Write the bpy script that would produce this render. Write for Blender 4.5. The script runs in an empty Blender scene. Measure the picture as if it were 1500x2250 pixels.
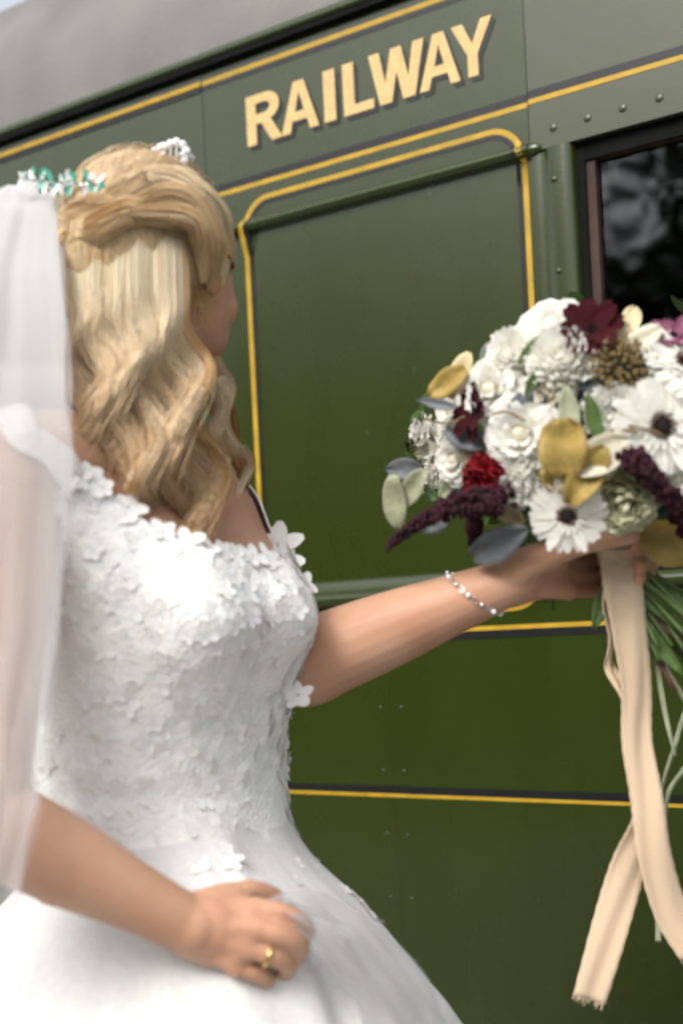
import bpy, bmesh, math, random
import numpy as np
from mathutils import Vector, Matrix, noise

random.seed(7)
rng = np.random.default_rng(7)
scene = bpy.context.scene
COL = scene.collection

# ------------------------------------------------------------------ camera
PXF, PPX, PPY = 3000.0, 750.0, 1378.0          # focal length and principal point in photo pixels
ROLL = math.atan(0.05)
TH = math.atan(4235.0 / 3000.0)                # angle between the view and the carriage side
EYE = np.array([0.0, -2.06, 1.19])
FW = np.array([-math.cos(TH), math.sin(TH), 0.0])
RT = np.array([math.sin(TH), math.cos(TH), 0.0])
UP = np.array([0.0, 0.0, 1.0])

def W(px, py, d):
    dx, dy = px - PPX, py - PPY
    a = dx * math.cos(ROLL) - dy * math.sin(ROLL)
    b = dx * math.sin(ROLL) + dy * math.cos(ROLL)
    return EYE + (FW + a / PXF * RT - b / PXF * UP) * d

cam_d = bpy.data.cameras.new('camera')
cam = bpy.data.objects.new('camera', cam_d)
COL.objects.link(cam)
cr = math.cos(ROLL) * RT - math.sin(ROLL) * UP
cu = math.sin(ROLL) * RT + math.cos(ROLL) * UP
M = Matrix.Identity(4)
for i in range(3):
    M[i][0], M[i][1], M[i][2], M[i][3] = cr[i], cu[i], -FW[i], EYE[i]
cam.matrix_world = M
cam_d.sensor_fit = 'VERTICAL'
cam_d.sensor_height = 36.0
cam_d.sensor_width = 24.0
cam_d.lens = 36.0 * PXF / 2250.0
cam_d.shift_y = (PPY - 1125.0) / 2250.0
cam_d.clip_start, cam_d.clip_end = 0.05, 3000.0
cam_d.dof.use_dof = True
cam_d.dof.focus_distance = 1.72
cam_d.dof.aperture_fstop = 3.0
scene.camera = cam

# ------------------------------------------------------------------ sky, sun, exposure
SUN_EL = math.radians(42)
wd = bpy.data.worlds.new('World'); scene.world = wd; wd.use_nodes = True
nt = wd.node_tree; nt.nodes.clear()
sky = nt.nodes.new('ShaderNodeTexSky'); sky.sky_type = 'NISHITA'; sky.sun_disc = False
sky.sun_elevation = SUN_EL; sky.sun_rotation = math.pi
sky.air_density = 1.0; sky.dust_density = 4.0; sky.ozone_density = 1.0
hs = nt.nodes.new('ShaderNodeHueSaturation'); hs.inputs['Saturation'].default_value = 0.30
bg = nt.nodes.new('ShaderNodeBackground'); bg.inputs['Strength'].default_value = 0.15
wo = nt.nodes.new('ShaderNodeOutputWorld')
nt.links.new(sky.outputs[0], hs.inputs['Color']); nt.links.new(hs.outputs[0], bg.inputs[0]); nt.links.new(bg.outputs[0], wo.inputs[0])

sl = bpy.data.lights.new('sun', 'SUN'); sl.energy = 0.9; sl.angle = math.radians(20); sl.color = (1.0, 0.955, 0.90)
so = bpy.data.objects.new('sun', sl); COL.objects.link(so)
so.rotation_euler = (math.pi / 2 - SUN_EL, 0, 0)       # shines towards +Y and down: the sun stands over -Y
so.location = (0, -6, 8)

vs = scene.view_settings
vs.view_transform = 'Standard'; vs.look = 'None'; vs.gamma = 1.0; vs.use_curve_mapping = False
vs.exposure = 0.92
scene.render.film_transparent = False

# ------------------------------------------------------------------ helpers
def tag(o, label=None, cat=None, group=None, kind=None):
    if label: o['label'] = label
    if cat: o['category'] = cat
    if group: o['group'] = group
    if kind: o['kind'] = kind
    return o

def empty(name, loc=(0, 0, 0)):
    o = bpy.data.objects.new(name, None); COL.objects.link(o); o.location = loc
    o.empty_display_size = 0.1
    return o

def link_mesh(name, me, mat=None, parent=None, smooth=True):
    o = bpy.data.objects.new(name, me); COL.objects.link(o)
    if mat is not None and len(me.materials) == 0: me.materials.append(mat)
    if parent is not None:
        o.parent = parent
        root = parent
        off = Vector((0, 0, 0))
        while root is not None:
            off += Vector(root.location); root = root.parent
        o.location = -off
    if smooth:
        me.polygons.foreach_set('use_smooth', [True] * len(me.polygons))
    return o

def mesh(name, verts, faces, mat=None, parent=None, smooth=True):
    me = bpy.data.meshes.new(name)
    me.from_pydata([tuple(map(float, v)) for v in verts], [], [tuple(map(int, f)) for f in faces])
    me.update()
    return link_mesh(name, me, mat, parent, smooth)

class MB:
    """collects shapes into one mesh"""
    def __init__(s): s.v = []; s.f = []; s.c = []
    def add(s, v, f, col=None):
        n = len(s.v); s.v += [tuple(map(float, p)) for p in v]; s.f += [tuple(i + n for i in q) for q in f]
        if col is not None: s.c += [tuple(col)] * len(v)
    def box(s, x0, x1, y0, y1, z0, z1):
        v = [(x, y, z) for x in (x0, x1) for y in (y0, y1) for z in (z0, z1)]
        s.add(v, [(0, 1, 3, 2), (4, 6, 7, 5), (0, 4, 5, 1), (2, 3, 7, 6), (0, 2, 6, 4), (1, 5, 7, 3)])
    def tube(s, pts, rad, n=8, caps=True, col=None):
        v, f = tube(pts, rad, n, caps); s.add(v, f, col)
    def build(s, name, mat=None, parent=None, smooth=True):
        o = mesh(name, s.v, s.f, mat, parent, smooth)
        if s.c and len(s.c) == len(s.v):
            at = o.data.color_attributes.new('tint', 'FLOAT_COLOR', 'POINT')
            at.data.foreach_set('color', np.array([(c[0], c[1], c[2], 1.0) for c in s.c], dtype=np.float32).ravel())
        return o

def frames(pts):
    P = np.asarray(pts, float); n = len(P)
    T = np.gradient(P, axis=0); T /= np.linalg.norm(T, axis=1)[:, None] + 1e-12
    a = np.array([0, 0, 1.0]) if abs(T[0][2]) < 0.9 else np.array([1.0, 0, 0])
    N = np.zeros_like(P); x = a - T[0] * a.dot(T[0]); N[0] = x / np.linalg.norm(x)
    for i in range(1, n):
        x = N[i - 1] - T[i] * N[i - 1].dot(T[i]); N[i] = x / (np.linalg.norm(x) + 1e-12)
    return P, T, N, np.cross(T, N)

def tube(pts, rad, n=8, caps=True):
    P, T, N, B = frames(pts); m = len(P)
    rad = np.broadcast_to(np.asarray(rad, float), (m,)) if np.ndim(rad) < 2 else np.asarray(rad, float)
    v = []; f = []
    for i in range(m):
        r = rad[i]
        ra, rb = (r, r) if np.ndim(r) == 0 else r
        for k in range(n):
            t = 2 * math.pi * k / n
            v.append(P[i] + N[i] * ra * math.cos(t) + B[i] * rb * math.sin(t))
    for i in range(m - 1):
        for k in range(n):
            f.append((i * n + k, i * n + (k + 1) % n, (i + 1) * n + (k + 1) % n, (i + 1) * n + k))
    if caps:
        f.append(tuple(range(n - 1, -1, -1))); f.append(tuple((m - 1) * n + k for k in range(n)))
    return v, f

def spline(ctrl, n):
    """Catmull-Rom through control rows (any width)"""
    C = np.asarray(ctrl, float)
    C = np.vstack([2 * C[0] - C[1], C, 2 * C[-1] - C[-2]])
    m = len(C) - 3
    out = []
    for s in np.linspace(0, m, n):
        i = min(int(s), m - 1); t = s - i
        p0, p1, p2, p3 = C[i:i + 4]
        out.append(0.5 * (2 * p1 + (p2 - p0) * t + (2 * p0 - 5 * p1 + 4 * p2 - p3) * t * t + (3 * p1 - p0 - 3 * p2 + p3) * t ** 3))
    return np.array(out)

def ellipsoid(c, ax, rot=None, nu=20, nv=12):
    v = []; f = []
    R = np.eye(3) if rot is None else np.asarray(rot)
    for j in range(nv + 1):
        ph = math.pi * j / nv
        for i in range(nu):
            t = 2 * math.pi * i / nu
            p = np.array([ax[0] * math.sin(ph) * math.cos(t), ax[1] * math.sin(ph) * math.sin(t), ax[2] * math.cos(ph)])
            v.append(np.asarray(c) + R @ p)
    for j in range(nv):
        for i in range(nu):
            f.append((j * nu + i, (j + 1) * nu + i, (j + 1) * nu + (i + 1) % nu, j * nu + (i + 1) % nu))
    return v, f

# ------------------------------------------------------------------ materials
def mat_new(name):
    m = bpy.data.materials.new(name); m.use_nodes = True
    n = m.node_tree; b = n.nodes['Principled BSDF']
    return m, n, b

def pmat(name, col, rough=0.5, spec=0.5, metal=0.0, noise_scale=0, noise_amt=0.0, bump=0.0, bump_scale=None, coat=0.0,
         sss=0.0, sss_rad=(1, .3, .15), sheen=0.0, attr=False, trans=0.0, detail=4.0, rough_var=0.0):
    m, n, b = mat_new(name)
    b.inputs['Roughness'].default_value = rough
    b.inputs['Specular IOR Level'].default_value = spec
    b.inputs['Metallic'].default_value = metal
    b.inputs['Coat Weight'].default_value = coat
    b.inputs['Coat Roughness'].default_value = 0.08
    b.inputs['Base Color'].default_value = (*col, 1)
    if sss:
        b.inputs['Subsurface Weight'].default_value = sss
        b.inputs['Subsurface Radius'].default_value = sss_rad
        b.inputs['Subsurface Scale'].default_value = 0.01
    if sheen:
        b.inputs['Sheen Weight'].default_value = sheen
    tc = n.nodes.new('ShaderNodeTexCoord')
    src = None
    if attr:
        at = n.nodes.new('ShaderNodeVertexColor'); at.layer_name = 'tint'
        src = at.outputs[0]
    if noise_scale:
        nz = n.nodes.new('ShaderNodeTexNoise'); nz.inputs['Scale'].default_value = noise_scale; nz.inputs['Detail'].default_value = detail
        n.links.new(tc.outputs['Object'], nz.inputs['Vector'])
        mp = n.nodes.new('ShaderNodeMapRange'); mp.inputs[1].default_value = 0.3; mp.inputs[2].default_value = 0.7
        mp.inputs[3].default_value = 1 - noise_amt; mp.inputs[4].default_value = 1 + noise_amt
        n.links.new(nz.outputs['Fac'], mp.inputs[0])
        mx = n.nodes.new('ShaderNodeMix'); mx.data_type = 'RGBA'; mx.blend_type = 'MULTIPLY'; mx.inputs[0].default_value = 1.0
        if src is not None: n.links.new(src, mx.inputs[6])
        else: mx.inputs[6].default_value = (*col, 1)
        cb = n.nodes.new('ShaderNodeCombineColor')
        for i in range(3): n.links.new(mp.outputs[0], cb.inputs[i])
        n.links.new(cb.outputs[0], mx.inputs[7])
        n.links.new(mx.outputs[2], b.inputs['Base Color'])
        if rough_var:
            mr = n.nodes.new('ShaderNodeMapRange'); mr.inputs[1].default_value = 0.3; mr.inputs[2].default_value = 0.7
            mr.inputs[3].default_value = rough - rough_var; mr.inputs[4].default_value = rough + rough_var
            n.links.new(nz.outputs['Fac'], mr.inputs[0]); n.links.new(mr.outputs[0], b.inputs['Roughness'])
    elif src is not None:
        n.links.new(src, b.inputs['Base Color'])
    if bump:
        nb = n.nodes.new('ShaderNodeTexNoise'); nb.inputs['Scale'].default_value = bump_scale or 200; nb.inputs['Detail'].default_value = 3
        n.links.new(tc.outputs['Object'], nb.inputs['Vector'])
        bp = n.nodes.new('ShaderNodeBump'); bp.inputs['Strength'].default_value = bump; bp.inputs['Distance'].default_value = 0.01
        n.links.new(nb.outputs['Fac'], bp.inputs['Height']); n.links.new(bp.outputs[0], b.inputs['Normal'])
    return m

def paint_mat(name, col, rough, wav=0.0014):
    """enamel coach paint: slight orange peel, faint streaks of dust, uneven gloss, hand-brushed waviness"""
    m, n, b = mat_new(name)
    tc = n.nodes.new('ShaderNodeTexCoord')
    mp = n.nodes.new('ShaderNodeMapping'); mp.inputs['Scale'].default_value = (3.0, 3.0, 0.9)
    n.links.new(tc.outputs['Object'], mp.inputs[0])
    n1 = n.nodes.new('ShaderNodeTexNoise'); n1.inputs['Scale'].default_value = 2.4; n1.inputs['Detail'].default_value = 8; n1.inputs['Roughness'].default_value = .62
    n.links.new(mp.outputs[0], n1.inputs['Vector'])
    r1 = n.nodes.new('ShaderNodeMapRange'); r1.inputs[1].default_value = .3; r1.inputs[2].default_value = .75; r1.inputs[3].default_value = 0; r1.inputs[4].default_value = 1
    n.links.new(n1.outputs['Fac'], r1.inputs[0])
    mx = n.nodes.new('ShaderNodeMix'); mx.data_type = 'RGBA'
    mx.inputs[6].default_value = (col[0] * .94, col[1] * .95, col[2] * .92, 1)
    mx.inputs[7].default_value = (col[0] * 1.05, col[1] * 1.04, col[2] * 1.06, 1)
    n.links.new(r1.outputs[0], mx.inputs[0])
    # small specks of dust and chips
    vo = n.nodes.new('ShaderNodeTexVoronoi'); vo.inputs['Scale'].default_value = 16
    n.links.new(tc.outputs['Object'], vo.inputs['Vector'])
    n4 = n.nodes.new('ShaderNodeTexNoise'); n4.inputs['Scale'].default_value = 5.0
    n.links.new(tc.outputs['Object'], n4.inputs['Vector'])
    sp = n.nodes.new('ShaderNodeMapRange'); sp.inputs[1].default_value = .05; sp.inputs[2].default_value = .10; sp.inputs[3].default_value = 1; sp.inputs[4].default_value = 0
    n.links.new(vo.outputs['Distance'], sp.inputs[0])
    s4 = n.nodes.new('ShaderNodeMapRange'); s4.inputs[1].default_value = .55; s4.inputs[2].default_value = .70; s4.inputs[3].default_value = 0; s4.inputs[4].default_value = .45
    n.links.new(n4.outputs['Fac'], s4.inputs[0])
    ml = n.nodes.new('ShaderNodeMath'); ml.operation = 'MULTIPLY'
    n.links.new(sp.outputs[0], ml.inputs[0]); n.links.new(s4.outputs[0], ml.inputs[1])
    m2 = n.nodes.new('ShaderNodeMix'); m2.data_type = 'RGBA'; m2.inputs[7].default_value = (.12, .13, .10, 1)
    n.links.new(ml.outputs[0], m2.inputs[0]); n.links.new(mx.outputs[2], m2.inputs[6])
    n.links.new(m2.outputs[2], b.inputs['Base Color'])
    rr = n.nodes.new('ShaderNodeMapRange'); rr.inputs[3].default_value = rough - .02; rr.inputs[4].default_value = rough + .03
    n.links.new(n1.outputs['Fac'], rr.inputs[0]); n.links.new(rr.outputs[0], b.inputs['Roughness'])
    n2 = n.nodes.new('ShaderNodeTexNoise'); n2.inputs['Scale'].default_value = 5.5; n2.inputs['Detail'].default_value = 2
    n3 = n.nodes.new('ShaderNodeTexNoise'); n3.inputs['Scale'].default_value = 260; n3.inputs['Detail'].default_value = 2
    n.links.new(tc.outputs['Object'], n2.inputs['Vector']); n.links.new(tc.outputs['Object'], n3.inputs['Vector'])
    b1 = n.nodes.new('ShaderNodeBump'); b1.inputs['Strength'].default_value = .6; b1.inputs['Distance'].default_value = wav
    b2 = n.nodes.new('ShaderNodeBump'); b2.inputs['Strength'].default_value = .12; b2.inputs['Distance'].default_value = .0012
    n.links.new(n2.outputs['Fac'], b1.inputs['Height']); n.links.new(n3.outputs['Fac'], b2.inputs['Height'])
    n.links.new(b1.outputs[0], b2.inputs['Normal']); n.links.new(b2.outputs[0], b.inputs['Normal'])
    b.inputs['Specular IOR Level'].default_value = .5
    b.inputs['Coat Weight'].default_value = .32; b.inputs['Coat Roughness'].default_value = .15
    n.links.new(b1.outputs[0], b.inputs['Coat Normal'])
    return m

MT = {}
MT['green'] = paint_mat('coach_green', (.021, .032, .0016), .27)
MT['green_greyer'] = paint_mat('coach_green_greyer', (.042, .050, .022), .36)  # lighter, greyer and rougher than the other panels
MT['yellow'] = pmat('lining_yellow', (.42, .255, .010), .5, noise_scale=30, noise_amt=.16, rough_var=.1)
MT['black'] = pmat('lining_black', (.006, .006, .006), .38, noise_scale=40, noise_amt=.2)
MT['gilt'] = pmat('letter_gilt', (.58, .40, .165), .5, noise_scale=60, noise_amt=.12, bump=.1, bump_scale=150)
MT['roof'] = pmat('roof_grey', (.150, .140, .130), .55, noise_scale=6, noise_amt=.16, bump=.12, bump_scale=60, rough_var=.1)
MT['dark'] = pmat('rubber_shade_black', (.005, .005, .005), .8, .12, noise_scale=50, noise_amt=.3)  # window rubber, also the painted shade under the gutter
MT['wood'] = pmat('window_wood', (.045, .025, .017), .55, .25, noise_scale=22, noise_amt=.3, bump=.1, bump_scale=80)
MT['inner'] = pmat('interior_wood', (.020, .014, .010), .6, noise_scale=5, noise_amt=.3)
MT['cloth'] = pmat('seat_cloth', (.03, .012, .012), .9, noise_scale=60, noise_amt=.3)
MT['steel'] = pmat('underframe_black', (.02, .02, .02), .6, noise_scale=12, noise_amt=.4, bump=.3, bump_scale=60)
MT['tarmac'] = pmat('platform_tarmac', (.20, .196, .190), .92, noise_scale=160, noise_amt=.4, bump=.5, bump_scale=300)
MT['coping'] = pmat('platform_stone', (.33, .31, .28), .85, noise_scale=14, noise_amt=.25, bump=.4, bump_scale=60)
MT['white_line'] = pmat('platform_line', (.70, .69, .66), .7, noise_scale=20, noise_amt=.2)
MT['grass'] = pmat('grass', (.045, .075, .022), .95, noise_scale=8, noise_amt=.4, bump=.6, bump_scale=50)
MT['ballast'] = pmat('ballast', (.16, .15, .14), .95, noise_scale=40, noise_amt=.5, bump=.9, bump_scale=25)
gm, gn, gb = mat_new('window_glass')
gn.nodes.clear()
go_ = gn.nodes.new('ShaderNodeOutputMaterial')
gg = gn.nodes.new('ShaderNodeBsdfGlossy'); gg.inputs['Roughness'].default_value = .02; gg.inputs['Color'].default_value = (.95, .97, 1, 1)
gt = gn.nodes.new('ShaderNodeBsdfTransparent'); gt.inputs['Color'].default_value = (.45, .48, .48, 1)
gf = gn.nodes.new('ShaderNodeFresnel'); gf.inputs['IOR'].default_value = 1.5
gx = gn.nodes.new('ShaderNodeMixShader')
gnz = gn.nodes.new('ShaderNodeTexNoise'); gnz.inputs['Scale'].default_value = 3.0
gtc = gn.nodes.new('ShaderNodeTexCoord'); gn.links.new(gtc.outputs['Object'], gnz.inputs['Vector'])
gbp = gn.nodes.new('ShaderNodeBump'); gbp.inputs['Strength'].default_value = .25; gbp.inputs['Distance'].default_value = .01
gn.links.new(gnz.outputs['Fac'], gbp.inputs['Height']); gn.links.new(gbp.outputs[0], gg.inputs['Normal'])
gn.links.new(gf.outputs[0], gx.inputs[0]); gn.links.new(gt.outputs[0], gx.inputs[1]); gn.links.new(gg.outputs[0], gx.inputs[2]); gn.links.new(gx.outputs[0], go_.inputs[0])
MT['glass'] = gm

# ------------------------------------------------------------------ the ground
mesh('ground', [(-400, -400, -.95), (400, -400, -.95), (400, 400, -.95), (-400, 400, -.95)], [(0, 1, 2, 3)], MT['grass'])
tag(bpy.data.objects['ground'], kind='structure')
b = MB(); b.box(-60, 60, -5.2, -.45, -.9, 0)
tag(b.build('platform', MT['tarmac'], smooth=False), kind='structure')
plat = bpy.data.objects['platform']
for k in range(-14, 14):
    b = MB(); b.box(k * .9 + .004, (k + 1) * .9 - .004, -.4495, -.12, -.9, .001 + .002 * (k % 3))
    b.build('coping_stone', MT['coping'], plat, smooth=False)
b = MB(); b.box(-60, 60, -.62, -.52, .0005, .004)
b.build('edge_line', MT['white_line'], plat, smooth=False)
b = MB(); b.box(-60, 60, .1, 3.2, -.94, -.86)
tag(b.build('track_bed', MT['ballast'], smooth=False), kind='structure')

# ------------------------------------------------------------------ railway carriage
car = empty('railway_carriage', (-1.0, 1.35, -.6))
tag(car, 'green railway carriage with yellow lining, gold lettering and grey roof', 'railway carriage')
X0, X1 = -7.0, 5.0
BEAD1, BEAD2 = 1.9675, 1.2405
ZTOP = 2.292

def yprof(z, bead=True):
    y = 0.0
    if bead:
        if BEAD2 < z < BEAD1: y = .005
        r = .0115
        if abs(z - BEAD1) < r: y = min(y, -math.sqrt(r * r - (z - BEAD1) ** 2) * 1.25)
        r = .015
        if abs(z - BEAD2) < r: y = min(y, -math.sqrt(r * r - (z - BEAD2) ** 2) * 1.3)
    if z < .85: y += .16 * (.85 - z) ** 2
    return y

def zlist(z0, z1, bead=True):
    zs = list(np.arange(z0, z1, .04)) + [z1]
    if bead:
        for c, r in ((BEAD1, .0115), (BEAD2, .015)):
            zs = [z for z in zs if abs(z - c) > r + .003]
            zs += [c + r * math.cos(math.pi * i / 12) for i in range(13)] + [c + r + .0015, c - r - .0015]
    zs = sorted(z for z in zs if z0 - 1e-6 <= z <= z1 + 1e-6)
    return zs

def strip(x0, x1, z0, z1, off=0.0, bead=True, thick=.03):
    """an extruded strip of the carriage side between x0..x1, z0..z1, following its profile"""
    zs = zlist(z0, z1, bead)
    v = []; f = []
    nx = max(1, int((x1 - x0) / .25)); xs = np.linspace(x0, x1, nx + 1)
    for z in zs:
        y = yprof(z, bead) - off
        for x in xs: v.append((x, y, z))
    m = nx + 1
    for i in range(len(zs) - 1):
        for k in range(nx):
            f.append((i * m + k, i * m + k + 1, (i + 1) * m + k + 1, (i + 1) * m + k))
    if thick:
        # returns of the sheet with vertices of their own, so that the face stays flat in the light
        def quad(a, b2, c, d):
            n = len(v); v.extend([a, b2, c, d]); f.append((n, n + 1, n + 2, n + 3))
        bk = lambda p: (p[0], p[1] + thick, p[2])
        L = len(zs); front = list(v)
        for i in range(L - 1):
            a, c = front[i * m], front[(i + 1) * m]; quad(a, c, bk(c), bk(a))
            a, c = front[i * m + m - 1], front[(i + 1) * m + m - 1]; quad(c, a, bk(a), bk(c))
        a, c = front[0], front[m - 1]; quad(c, a, bk(a), bk(c))
        a, c = front[(L - 1) * m], front[L * m - 1]; quad(a, c, bk(c), bk(a))
        a, c, e, g = front[0], front[m - 1], front[(L - 1) * m], front[L * m - 1]; quad(bk(c), bk(a), bk(e), bk(g))
    return v, f

def outline(path, w, off, bead=True):
    """closed lining band of width w (vertical stretches 1.3 w) along a rounded rectangle"""
    P = np.array(path); n = len(P)
    T = np.roll(P, -1, 0) - np.roll(P, 1, 0); T /= np.linalg.norm(T, axis=1)[:, None]
    N = np.stack([T[:, 1], -T[:, 0]], 1)
    v = []; f = []
    for i in range(n):
        wv = w * (1 + .12 * abs(T[i][1]))
        for s in (-.5, .5):
            q = P[i] + N[i] * s * wv
            v.append((q[0], yprof(q[1], bead) - off, q[1]))
    for i in range(n):
        j = (i + 1) % n; f.append((2 * i, 2 * i + 1, 2 * j + 1, 2 * j))
    return v, f

def rrect(x0, x1, z0, z1, r, nz=60):
    pts = []
    def seg(a, b, n): 
        for t in np.linspace(0, 1, n, endpoint=False): pts.append((a[0] + (b[0] - a[0]) * t, a[1] + (b[1] - a[1]) * t))
    def arc(c, a0, n=14):
        for t in np.linspace(a0, a0 + math.pi / 2, n, endpoint=False): pts.append((c[0] + r * math.cos(t), c[1] + r * math.sin(t)))
    seg((x0 + r, z0), (x1 - r, z0), 8); arc((x1 - r, z0 + r), -math.pi / 2)
    # dense in z so that the band follows the beads
    for z in sorted([q for q in zlist(z0 + r, z1 - r)][:-1]): pts.append((x1, z))
    arc((x1 - r, z1 - r), 0); seg((x1 - r, z1), (x0 + r, z1), 8); arc((x0 + r, z1 - r), math.pi / 2)
    for z in sorted([q for q in zlist(z0 + r, z1 - r)][:-1], reverse=True): pts.append((x0, z))
    arc((x0 + r, z0 + r), math.pi)
    return pts

PER = 1.68
JX = -1.026
bays = []
k = -3
while True:
    xa = JX + k * PER
    if xa > X1: break
    bays.append((xa - .704, xa, xa + .976)); k += 1
PAN = []
for bi, (xp, xw, xe) in enumerate(bays):
    # blank panel bay
    v, f = strip(xp + .0012, xw - .0012, 1.2002, ZTOP)
    mesh('side_panel', v, f, MT['green'], car)
    v, f = strip(xp + .37 + .0003, xp + .37 + PER - .0003, -.32, 1.2, bead=False)
    lp = mesh('lower_panel', v, f, MT['green'], car)
    for zc in np.arange(.35, 1.15, .115):
        for sx in (.022, -.022):
            ve, fe = ellipsoid((xp + .37 + sx, yprof(zc, False) - .0002, zc), (.0042, .0012, .0038), nu=10, nv=6)
            mesh('screw_head', ve, fe, MT['green'], lp)
    # bead ends run a little on to the pillars
    # window bay: header above, waist panel below, two pillars
    v, f = strip(xw + .0012, xe - (.0012 if xw > JX - .01 else .0), 1.9635, ZTOP, off=.0022 if xw > JX - .01 else .0003, bead=False, thick=.028)
    hm = MT['green_greyer'] if xw > JX - .01 else MT['green']
    hd = mesh('window_header', v, f, hm, car)
    v, f = strip(xw + .0012, xe - .0012, 1.2002, 1.255, off=0, bead=True)
    mesh('waist_panel', v, f, MT['green'], car)
    for px0, px1, s in ((xw + .0012, xw + .076, 1), (xe - .076, xe - .0012, -1)):
        # pillar: rolled edge towards the opening
        v = []; f = []
        prof = [(0, .0), (.014, .0), (.020, .003), (.026, .0), (.033, -.004), (.045, -.0065), (.058, -.0062), (.068, -.003), (.0735, .004), (.0748, .026)]
        zs = [1.2575, 1.93, 1.9632]
        for z in zs:
            for q, y in prof:
                v.append(((px0 + q) if s > 0 else (px1 - q), y, z))
        m = len(prof)
        for i in range(len(zs) - 1):
            for j in range(m - 1):
                q = (i * m + j, i * m + j + 1, (i + 1) * m + j + 1, (i + 1) * m + j)
                f.append(q if s > 0 else q[::-1])
        pil = mesh('window_pillar', v, f, MT['green'], car)
        sx = px0 + .042 if s > 0 else px1 - .042
        for zc in (1.908, 1.757, 1.606, 1.455, 1.305):
            ve, fe = ellipsoid((sx, -.0065, zc), (.0058, .0028, .0048), nu=12, nv=8)
            mesh('screw_head', ve, fe, MT['green'], pil)
    # countersunk screws along the header
    for j in range(16):
        x = xw + .044 + j * .0612
        if x > xe - .03: break
        ve, fe = ellipsoid((x, -.0018, 1.9935), (.0075, .0030, .0070), nu=12, nv=8)
        mesh('screw_head', ve, fe, hm, hd)
    # bead end caps on the pillar
    b = MB()
    for xe0 in (xw,):
        ve, fe = ellipsoid((xw + .0015, 0, BEAD1), (.022, .010, .0112), nu=14, nv=8); b.add(ve, fe)
    b.build('bead_end', MT['green'], car)
    # lining
    def lin(x0, x1, z0, z1, mt, off, bead, nm='lining_stripe'):
        v, f = strip(x0, x1, z0, z1, off=off, bead=bead, thick=0)
        return mesh(nm, v, f, MT[mt], car)
    for (x0, x1, o) in ((xp + .0012, xw - .0012, .0006), (xw + .0012, xe - .0012, .0030)):
        dz = 0 if o < .002 else .0025
        lin(x0, x1, 2.2640, 2.2728, 'yellow', o, False); lin(x0, x1, 2.2525, 2.2610, 'black', o, False)
        lin(x0, x1, 2.0395 + dz, 2.0480 + dz, 'yellow', o, False); lin(x0, x1, 2.0482 + dz, 2.0620 + dz, 'black', o, False)
    lin(xp, xe, 1.1720, 1.1795, 'yellow', .0007, False); lin(xp, xe, 1.1580, 1.1718, 'black', .0007, False)
    lin(xp, xe, .8785, .8845, 'yellow', .0007, False); lin(xp, xe, .8847, .8985, 'black', .0007, False)
    # rounded rectangle on the blank panel
    rp = rrect(xp + .089, xw - .014, 1.2075, 2.0155, .062)
    v, f = outline(rp, .0090, .0007); mesh('panel_lining', v, f, MT['yellow'], car)
    rp = rrect(xp + .089 + .0125, xw - .014 - .0125, 1.2075 + .0105, 2.0155 - .0105, .051)
    v, f = outline(rp, .0060, .0006); mesh('panel_lining', v, f, MT['black'], car)
    # window: rubber recess, wooden frame, pane
    wx0, wx1, wz0, wz1 = xw + .077, xe - .077, 1.2575, 1.9632
    win = empty('window', (0, 0, 0)); win.parent = car; win.location = -Vector(car.location)
    def frame(nm, a, y0, y1, mt, wdt, top=None):
        b = MB()
        t = top or wdt
        b.box(wx0 + a, wx0 + a + wdt, y0, y1, wz0 + a, wz1 - a)
        b.box(wx1 - a - wdt, wx1 - a, y0, y1, wz0 + a, wz1 - a)
        b.box(wx0 + a + wdt, wx1 - a - wdt, y0 + .0005, y1, wz1 - a - t, wz1 - a)
        b.box(wx0 + a + wdt, wx1 - a - wdt, y0 + .0005, y1, wz0 + a, wz0 + a + wdt)
        return b.build(nm, MT[mt], win, smooth=False)
    frame('recess_frame', -.004, .0125, .05, 'dark', .017, .034)
    frame('wooden_frame', .0115, .018, .045, 'wood', .017, .020)
    b = MB(); b.box(wx0 + .0265, wx1 - .0265, .030, .034, wz0 + .0265, wz1 - .0305)
    b.build('pane', MT['glass'], win, smooth=False)
    # seat back and luggage rail inside
    b = MB(); b.box(xw + .3, xw + .46, .25, 1.0, .35, 1.55); b.build('seat_back', MT['cloth'], car, smooth=False)
    v, f = tube([(xw - .1, .35, 1.72), (xe + .1, .35, 1.72)], .008, 8); mesh('luggage_rail', v, f, MT['yellow'], car)
XA, XB = bays[0][0], bays[-1][2]
b = MB(); b.box(XA, XB, 2.55, 2.6, -.3, 2.3); b.build('far_side', MT['inner'], car, smooth=False)
b = MB(); b.box(XA, XB, 1.0, 1.04, .1, 2.28); b.build('compartment_wall', MT['inner'], car, smooth=False)
b = MB(); b.box(XA, XB, .03, 2.55, .05, .1); b.build('carriage_floor', MT['inner'], car, smooth=False)
b = MB(); b.box(XA, XB, .03, 2.55, 2.24, 2.28); b.build('carriage_ceiling', MT['inner'], car, smooth=False)
b = MB(); b.box(XA, XA + .04, .0, 2.6, -.3, 2.3); b.build('end_wall', MT['green'], car, smooth=False)
b = MB(); b.box(XB - .04, XB, .0, 2.6, -.3, 2.3); b.build('end_wall', MT['green'], car, smooth=False)
b = MB(); b.box(XA + .2, XB - .2, .25, 2.35, -.5, -.3); b.build('underframe', MT['steel'], car, smooth=False)
for xb in (XA + 1.6, XA + 3.4, XB - 3.4, XB - 1.6):
    for yb in (.55, 1.95):
        v, f = tube([(xb, yb, -.47), (xb, yb + .13, -.47)], .40, 32)
        mesh('wheel', v, f, MT['steel'], car, smooth=False)
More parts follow.
